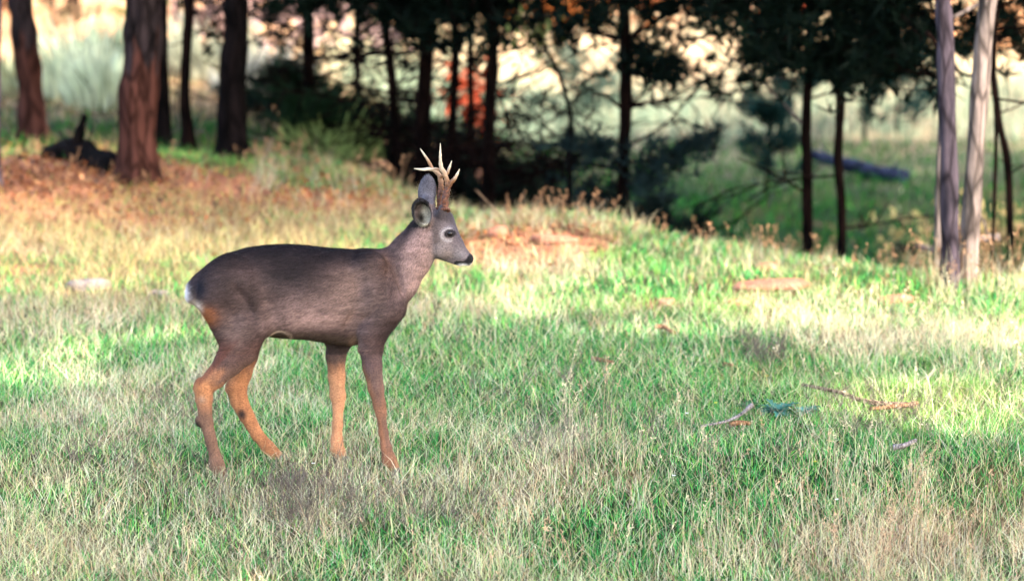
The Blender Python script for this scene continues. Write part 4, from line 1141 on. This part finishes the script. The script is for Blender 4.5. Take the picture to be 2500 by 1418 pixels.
# side-view coordinates of every vertex (the body's own plane), used for coat markings and painted shade
def side_px(V):
    return to_px(np.stack([V[:, 0], np.full(len(V), DY), V[:, 2]], 1))
def coat(V):
    u, v = side_px(V); yy = V[:, 1] - DY
    n = fbm(u / 60, v / 40, 3, 2.0); n2 = fbm(u / 16 + v / 40, v / 4.5, 2, 6.0); lgm = sstep(840, 880, v); n2 = n2 * (1 - lgm) + lgm * (.30 + .4 * fbm(u / 4.5, v / 30, 2, 6.0)); n3 = fbm(u / 45 + v / 90, v / 16, 2, 13.0)
    c = np.array([.105, .075, .072])[None] * (0.85 + .35 * n[:, None])
    def mixc(m, col):
        nonlocal c
        m = np.clip(m, 0, 1)[:, None]; c = c * (1 - m) + np.array(col)[None] * m
    g = lambda cx, cy, sx_, sy_, p=1.0: np.exp(-(((u - cx) / sx_) ** 2 + ((v - cy) / sy_) ** 2) ** p)
    mixc(.85 * g(770, 770, 105, 48), (.23, .165, .150))              # paler flank
    mixc(.75 * g(860, 700, 60, 75), (.17, .122, .098))
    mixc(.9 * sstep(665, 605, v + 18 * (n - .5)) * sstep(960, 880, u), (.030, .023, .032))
    mixc(.6 * sstep(640, 560, u) * sstep(760, 660, v), (.055, .040, .046))
    mixc(.7 * g(800, 815, 75, 22), (.065, .045, .040))  # ventral chest darkened to stand for the shade underneath
    mixc(.6 * g(948, 800, 34, 28), (.048, .036, .045))
    mixc(.6 * g(610, 850, 40, 26), (.055, .040, .045))
    mixc(.6 * g(625, 730, 16, 50), (.055, .040, .042))  # shade of the thigh crease painted into the coat
    mixc(.7 * g(585, 805, 28, 40), (.16, .115, .10))   # dark dorsal coat
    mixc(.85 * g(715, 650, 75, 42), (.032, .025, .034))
    neck = sstep(955, 1000, u) * sstep(740, 700, v)
    mixc(neck * .9, (.21, .155, .145))
    edge = (u - 1005) * .8 + (v - 533) * .6 * 1.0
    dn = (u * .8 + v * .6) - 1122
    mixc(neck * sstep(34, 8, dn) * .9 * (v > 530), (.038, .028, .038))      # dark nape
    mixc(.6 * g(945, 640, 14, 30), (.11, .06, .035))
    lu = c.mean(1, keepdims=True); c = c / lu * (.102 * (lu / .1) ** 2.1); c = c * .72 + c.mean(1, keepdims=True) * .28
    # legs: tan below the knees and hocks
    leg = sstep(850, 950, v + 50 * (fbm(u / 9, v / 26, 3, 77.0) - .5))
    near = yy < 0
    mixc(leg * .92, (.36, .17, .085))
    mixc((yy < 0) * sstep(900, 960, v) * .75, (.21, .115, .075))
    mixc((yy < 0) * g(497, 940, 26, 30, 1.5) * .8, (.36, .17, .08))
    mixc(sstep(880, 960, v) * g(822, 950, 70, 200, 2) * (yy > 0), (.46, .25, .145))
    mixc((yy < 0) * g(912, 890, 40, 110, 2) * (dn * 0 + 1) * sstep(-14, 8, u - (884 + (v - 850) * .33)) * .9, (.105, .078, .078))
    mixc((yy < 0) * .8 * sstep(980, 1020, v) * sstep(1120, 1070, v) * (u > 860) * sstep(-4, 6, u - (930 + (v - 1000) * .16)), (.13, .085, .07))
    axl = (u - 495) * .74 - (v - 945) * -.0 + (v - 945) * .0
    sh = ((u - 600) * .66 + (v - 835) * .75 * 0)
    pdist = (u - 588) * .745 + (v - 850) * .667          # across the gaskin, positive towards its front
    gask = (yy < 0) * (u < 660) * sstep(940, 915, v) * sstep(800, 850, v)
    mixc(gask * sstep(-2, 12, pdist) * .9, (.10, .064, .056))
    mixc(gask * sstep(898, 868, v) * .85, (.105, .070, .062))
    mixc(gask * sstep(-13, -22, pdist) * .7, (.11, .045, .030))
    mixc(sstep(895, 850, v) * sstep(815, 850, v) * (yy > 0) * (u < 680) * .8, (.05, .03, .024))
    mixc((yy > 0) * (u < 700) * (v > 860) * sstep(.5, .62, fbm(u / 22, v / 30, 2, 40.)) * .35, (.17, .075, .04))
    mixc((yy < 0) * (u < 600) * sstep(975, 1010, v) * .8, (.12, .078, .064))
    mixc((yy < 0) * g(484, 1028, 13, 15, 1.5), (.012, .010, .010))                # metatarsal tuft
    mixc((yy > 0) * g(588, 1018, 11, 14, 1.5), (.03, .02, .02))
    mixc(.5 * g(498, 962, 9, 9), (.36, .28, .23))
    mixc(sstep(846, 870, v) * sstep(900, 880, v) * (yy > 0) * (u > 780) * (u < 860), (.10, .07, .06))
    mixc((yy > .02) * (v > 800) * (v < 870) * (u > 780) * (u < 865) * .8, (.035, .028, .028))
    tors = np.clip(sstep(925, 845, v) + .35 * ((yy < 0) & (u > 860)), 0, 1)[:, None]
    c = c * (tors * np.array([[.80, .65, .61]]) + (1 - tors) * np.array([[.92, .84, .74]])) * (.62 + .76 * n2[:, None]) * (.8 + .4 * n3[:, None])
    # rump
    mixc(g(512, 762, 30, 26, 1.2) * 1.0 * (.55 + .8 * n2), (.22, .075, .028))
    mixc(g(486, 742, 17, 15, 1.4), (.62, .48, .38))
    wh = g(459, 714, 14, 30, 1.6) * 1.2
    mixc(wh, (.66, .62, .64))
    mixc(g(492, 694, 22, 26, 1.3) * .95, (.010, .009, .014))
    # belly edge and armpit
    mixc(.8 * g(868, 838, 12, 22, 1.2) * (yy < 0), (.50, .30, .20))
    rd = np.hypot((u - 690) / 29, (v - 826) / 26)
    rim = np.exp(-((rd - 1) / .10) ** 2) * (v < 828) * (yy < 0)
    mixc(.95 * (rd < .9) * (v > 790), (.022, .015, .008))  # recess shade painted inside the flank fold
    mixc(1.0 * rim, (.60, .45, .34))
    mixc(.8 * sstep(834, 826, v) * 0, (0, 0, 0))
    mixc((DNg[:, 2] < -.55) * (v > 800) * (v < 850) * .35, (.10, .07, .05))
    # head
    head = sstep(1040, 1066, u) * (v < 660) * (v > 490)
    mixc(head * .9, (.112, .093, .093))
    hx = (u - 1106) * .87 - (v - 524) * .48                # distance in front of / behind the nose bridge line
    mixc(.85 * head * sstep(-26, -6, hx) * (v < 622), (.042, .036, .044))
    mixc(.5 * head * sstep(560, 530, v), (.055, .045, .048))
    mixc(.6 * g(1082, 596, 14, 22) * head, (.185, .155, .15))
    mixc(.7 * g(1122, 622, 16, 9) * head, (.19, .175, .185))
    mixc(.6 * g(1063, 548, 10, 26), (.06, .046, .045))
    mixc(.8 * g(1112, 560, 22, 34) * head * sstep(1096, 1112, u), (.065, .055, .068))
    mixc(.9 * g(1080, 522, 27, 15) * (v > 500), (.035, .028, .030))
    mixc(.55 * g(1066, 575, 7, 20), (.07, .05, .05))
    mixc(.6 * g(1100, 630, 26, 6) , (.09, .075, .08))
    mixc(.75 * np.exp(-((np.hypot((u - 1097) / 14, (v - 569) / 12) - 1.25) / .35) ** 2) * (v > 500) * (u > 1070) * sstep(1110, 1098, u), (.36, .33, .34))
    mixc(.9 * (np.hypot((u - 1099) / 16, (v - 566) / 11) < .95) * (u > 1070), (.012, .010, .012))
    mixc(.75 * g(1078, 615, 24, 16), (.19, .15, .135))
    mixc(.5 * g(1120, 612, 16, 14), (.16, .145, .16))
    muz = ((u * .74 + v * .67) > (1134 * .74 + 634 * .67)) | ((v > 636 + (1150 - u) * .0) & (v < 646) & (u > 1108) & (u - 1108 > (640 - v) * 1.0))
    mixc(1.0 * muz * (u > 1060), (.010, .009, .010))
    mixc(g(1130, 649, 13, 6, 1.5) * 1.1, (.82, .80, .78))
    mixc(g(1152, 646, 5, 4, 1.5) * .8, (.6, .58, .58))
    # ears
    ear_f = (v < 500) & (u < 1064) & (yy > .01)
    mixc(ear_f * 1.0, (.10, .094, .112))
    mixc(ear_f * .35 * (np.sin((v - u * .4) / 7.0) > .3), (.17, .16, .18))
    en = (yy < -.020) & (u < 1053) & (v < 552) & (v > 484) & (np.hypot((u - 1031) / 27, (v - 519) / 36) < 1.05)
    mixc(en * 1.0, (.08, .06, .055))
    r_ = np.hypot((u - 1031) / 23, (v - 519) / 31)
    mixc(en * (r_ < .93) * sstep(-12, 4, u - 1031 + (v - 519) * .35), (.30, .28, .22))
    mixc(en * (r_ < .9) * g(1029, 527, 10, 13, 1.4), (.012, .010, .009))
    mixc((yy < -.02) * (r_ >= .80) * (r_ < 1.5) * (u < 1036 + (519 - v) * .5) * (v < 552) * (v > 480) * sstep(1.5, 1.35, r_) * (dn < 200), (.016, .013, .013))

    return np.clip(c, .004, .9)
DNg = DN
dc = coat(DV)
m_coat, nt, out = mat('deer_coat')
a = nt.nodes.new('ShaderNodeAttribute'); a.attribute_name = 'tint'
tc = nt.nodes.new('ShaderNodeTexCoord'); mp = nd(nt, 'ShaderNodeMapping'); mp.inputs['Scale'].default_value = (160, 160, 330)
nt.links.new(tc.outputs['Object'], mp.inputs[0])
n1 = nd(nt, 'ShaderNodeTexNoise', Scale=1.0, Detail=4.0, Roughness=.7); nt.links.new(mp.outputs[0], n1.inputs['Vector'])
cc_ = mul(nt, a.outputs['Color'], ramp(nt, n1.outputs[0], [(.3, (.4, .4, .43)), (.7, (1.7, 1.62, 1.58))]))
p = nd(nt, 'ShaderNodeBsdfPrincipled', Roughness=.85); p.inputs['Specular IOR Level'].default_value = .15
p.inputs['Sheen Weight'].default_value = .06; p.inputs['Sheen Roughness'].default_value = .5
nt.links.new(cc_, p.inputs['Base Color'])
bp = nd(nt, 'ShaderNodeBump', Strength=.5, Distance=.003); nt.links.new(n1.outputs[0], bp.inputs['Height']); nt.links.new(bp.outputs[0], p.inputs['Normal'])
nt.links.new(p.outputs[0], out.inputs[0])
deer = thing('roe_deer', (float(P3(740, 1120)[0]), DY, 0.0), 'grey brown roe deer buck with three pointed antlers standing side on in the meadow', 'deer')
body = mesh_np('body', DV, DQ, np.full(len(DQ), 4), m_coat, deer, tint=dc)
# fur: short hairs combed along the body
m_fur = leafy('deer_fur', trans=.08, gloss=.010, rough=.5)
area = np.linalg.norm(fn, axis=1)
nf = 200000
pick_ = rng.choice(len(DQ), nf, p=area / area.sum())
w_ = rng.random((nf, 2))
qv = DV[DQ[pick_]]
root = (qv[:, 0] * ((1 - w_[:, :1]) * (1 - w_[:, 1:])) + qv[:, 1] * (w_[:, :1] * (1 - w_[:, 1:])) + qv[:, 2] * (w_[:, :1] * w_[:, 1:]) + qv[:, 3] * ((1 - w_[:, :1]) * w_[:, 1:]))
nn = DN[DQ[pick_, 0]]
u, v = side_px(root)
flow = np.tile(np.array([-1.0, 0, -.35]), (nf, 1))
hd = u > 1050; flow[hd] = (-.75, 0, .55)
nk = (u > 950) & (u <= 1050) & (v < 740); flow[nk] = (-.45, 0, -.9)
lg = v > 850; flow[lg] = (-.05, 0, -1)
er = (v < 510) & (u < 1066); flow[er] = (0, 0, 1)
flow = flow + rng.normal(0, .18, (nf, 3))
flow -= nn * (flow * nn).sum(1)[:, None]; flow /= np.linalg.norm(flow, axis=1)[:, None] + 1e-9
ln = np.full(nf, .014); ln[hd] = .0045; ln[lg] = .006; ln[er] = .006; ln[nk] = .010
ln[(u < 480) & (v < 760)] = .020
ln = ln * (.6 + .7 * rng.random(nf))
tipd = flow + nn * (.22 + .25 * rng.random((nf, 1))); tipd /= np.linalg.norm(tipd, axis=1)[:, None]
sd = np.cross(tipd, nn); sd /= np.linalg.norm(sd, axis=1)[:, None] + 1e-9
wd = .00060 + .0003 * rng.random((nf, 1))
r0 = root - nn * .0006
FV = np.stack([r0 - sd * wd, r0 + sd * wd, r0 + tipd * ln[:, None]], 1).reshape(-1, 3)
_k = DNg; DNg = nn
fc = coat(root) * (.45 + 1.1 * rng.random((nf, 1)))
DNg = _k
skip = (fc.max(1) < .03) & (u > 1100)
# eyes and nose stay bare
bare = skip | (np.hypot(u - 1099, v - 566) < 10)
kf = np.repeat(~bare, 3)
FV = FV[kf]; FT = np.repeat(fc[~bare], 3, 0)
fur = mesh_np('fur', FV, np.arange(len(FV)), np.full(len(FV) // 3, 3), m_fur, smooth=False, tint=np.clip(FT, .003, .95))
fur.parent = body; fur['kind'] = 'stuff'
# eyes
m_eye, nt, out = mat('deer_eye')
p = nd(nt, 'ShaderNodeBsdfPrincipled', Roughness=.06); p.inputs['Base Color'].default_value = (.006, .004, .004, 1); p.inputs['Specular IOR Level'].default_value = .4
nt.links.new(p.outputs[0], out.inputs[0])
def sphere(c, r, nu=20, nv=12):
    V = []
    for i in range(nv + 1):
        ph = math.pi * i / nv
        for j in range(nu):
            th = 2 * math.pi * j / nu
            V.append([c[0] + r[0] * math.cos(th) * math.sin(ph), c[1] + r[1] * math.sin(th) * math.sin(ph), c[2] + r[2] * math.cos(ph)])
    i = np.arange(nv)[:, None] * nu; j = np.arange(nu)[None]; k = (j + 1) % nu
    return np.array(V), np.stack([i + j, i + nu + j, i + nu + k, i + k], -1).reshape(-1, 4)
for s in (-1, 1):
    uu, vv_ = to_px(DV); e0 = P3(1099, 566, 0)
    dd = np.hypot(DV[:, 0] - e0[0], DV[:, 2] - e0[2]) < .006
    ys_ = DV[dd & ((DV[:, 1] - DY) * s > 0), 1]
    ysurf = ys_.min() if s < 0 else ys_.max()
    g = Geo(); V, F = sphere((e0[0], ysurf - s * .0065, e0[2]), (.0118, .0098, .0098)); g.add(V, F)
    g.build('eye', m_eye, deer)
# antlers: rough brown beams with ivory tips
m_antler = rough_mat('antler_bone', (.75, .72, .70), (1.25, 1.25, 1.2), scale=90, attr='tint', rough=.5, spec=.4, bump=.5)
def antler(paths, seed):
    g = Geo()
    for pts in paths:
        C = catmull([P3(a, b, c) for a, b, c, r_ in pts], 8)
        R = catmull(np.array([[r_, 0, 0] for *_, r_ in pts]), 8)[:, 0] * PXM * .80
        sides = 14
        V, F, e0, e1 = tube(C, R, sides, rough=.16, seed=seed)
        vv2 = to_px(V)[1]
        k = sstep(470, 425, vv2)[:, None]
        low = np.array([.11, .035, .016]) * (0.2 + 1.5 * rng.random((len(V), 1)) ** 1.5)
        col = low * (1 - k) + np.array([.25, .125, .06]) * k
        k2 = sstep(.35, .9, np.append(np.repeat(np.linspace(0, 1, len(C)), sides), [0, 1]))[:, None] * (vv2 < 440)[:, None]
        col = col * (1 - k2) + np.array([.60, .49, .36]) * k2
        amp = (1 - k[:, 0]) * .0055 + .0008                      # pearling
        ctr = np.vstack([np.repeat(C, sides, 0), C[0], C[-1]])
        nr = V - ctr; nr /= np.linalg.norm(nr, axis=1)[:, None] + 1e-9
        V = V + nr * (amp * (rng.random(len(V)) - .25))[:, None]
        n0 = g.n; g.add(V, F, col)
        for e in (e0, e1): g.L.append((e + n0).ravel()); g.S.append(np.full(len(e), 3))
    c = paths[0][0]
    for k in range(14):                                  # the burr: a ring of knobs
        a_ = k / 14 * 6.283; q = P3(c[0] + 11 * math.cos(a_), c[1] - 1 + 3.5 * math.sin(a_), c[2] + .011 * math.sin(a_))
        V, F = sphere(q, [.0045 + .002 * rng.random()] * 3, 7, 5); g.add(V, F, (.10, .035, .018))
    return g.build('antler', m_antler, deer)
FA = .032; NA = -.026
antler([[(1075, 512, FA, 9.5), (1075, 480, FA, 8.5), (1077, 452, FA, 7.5), (1073, 430, FA + .005, 7), (1060, 416, FA + .01, 6), (1048, 413, FA + .012, 5), (1030, 414, FA + .014, 4), (1011, 412, FA + .016, .8)],
        [(1056, 414, FA + .01, 5), (1049, 399, FA + .015, 4.2), (1038, 381, FA + .02, 3.4), (1026, 363, FA + .025, .4)],
        [(1074, 432, FA, 5.5), (1090, 425, FA - .01, 4.6), (1096, 412, FA - .01, 3.8), (1103, 393, FA - .012, .8)]], 3)
antler([[(1086, 514, NA, 9.5), (1086, 490, NA, 9), (1092, 466, NA, 7.6), (1092, 445, NA, 7.4), (1086, 425, NA, 7), (1077, 408, NA, 6.2), (1075, 386, NA, 4.2), (1075, 368, NA, 2.4), (1075, 350, NA, .4)],
        [(1094, 458, NA, 6), (1101, 446, NA - .006, 5.4), (1110, 436, NA - .01, 4.8), (1117, 424, NA - .012, 3.4), (1122, 413, NA - .013, .8)],
        [(1090, 440, NA, 5), (1083, 420, NA + .01, 4.6), (1066, 413, NA + .02, 4.2), (1050, 414, NA + .024, 3.2), (1034, 416, NA + .026, .8)]], 9)
# hooves: two dark toes each
m_hoof = rough_mat('hoof_horn', (.012, .011, .012), (.035, .03, .03), scale=40, rough=.35, spec=.5)
for (px, py, dy, tilt) in [(553, 1166, N, .2), (690, 1119, Fd, .2), (845, 1121, Fd, .2), (972, 1150, N, .35)]:
    for s in (-1, 1):
        g = Geo(); c = P3(px, py, dy) + [0, s * .0085, -.002]
        V = []
        for (fx, w, zt) in [(-.016, .006, .018), (0, .0085, .020), (.014, .007, .012), (.024, .003, .003)]:
            V += [c + [fx, -w, -.012], c + [fx, w, -.012], c + [fx * .8, w * .7, zt - .004], c + [fx * .8, -w * .7, zt - .004]]
        F = []
        for i in range(3):
            a0 = 4 * i
            for j in range(4): F.append([a0 + j, a0 + (j + 1) % 4, a0 + 4 + (j + 1) % 4, a0 + 4 + j])
        F += [[3, 2, 1, 0], [12, 13, 14, 15]]
        g.add(V, F); g.build('hoof', m_hoof, deer)
    for s in (-1, 1):                                  # dew claws
        g = Geo(); V, F = sphere(P3(px - 26, py - 26, dy) + [0, s * .009, 0], (.007, .004, .006), 8, 6); g.add(V, F); g.build('dew_claw', m_hoof, deer)
print('deer verts', len(DV), time.process_time())
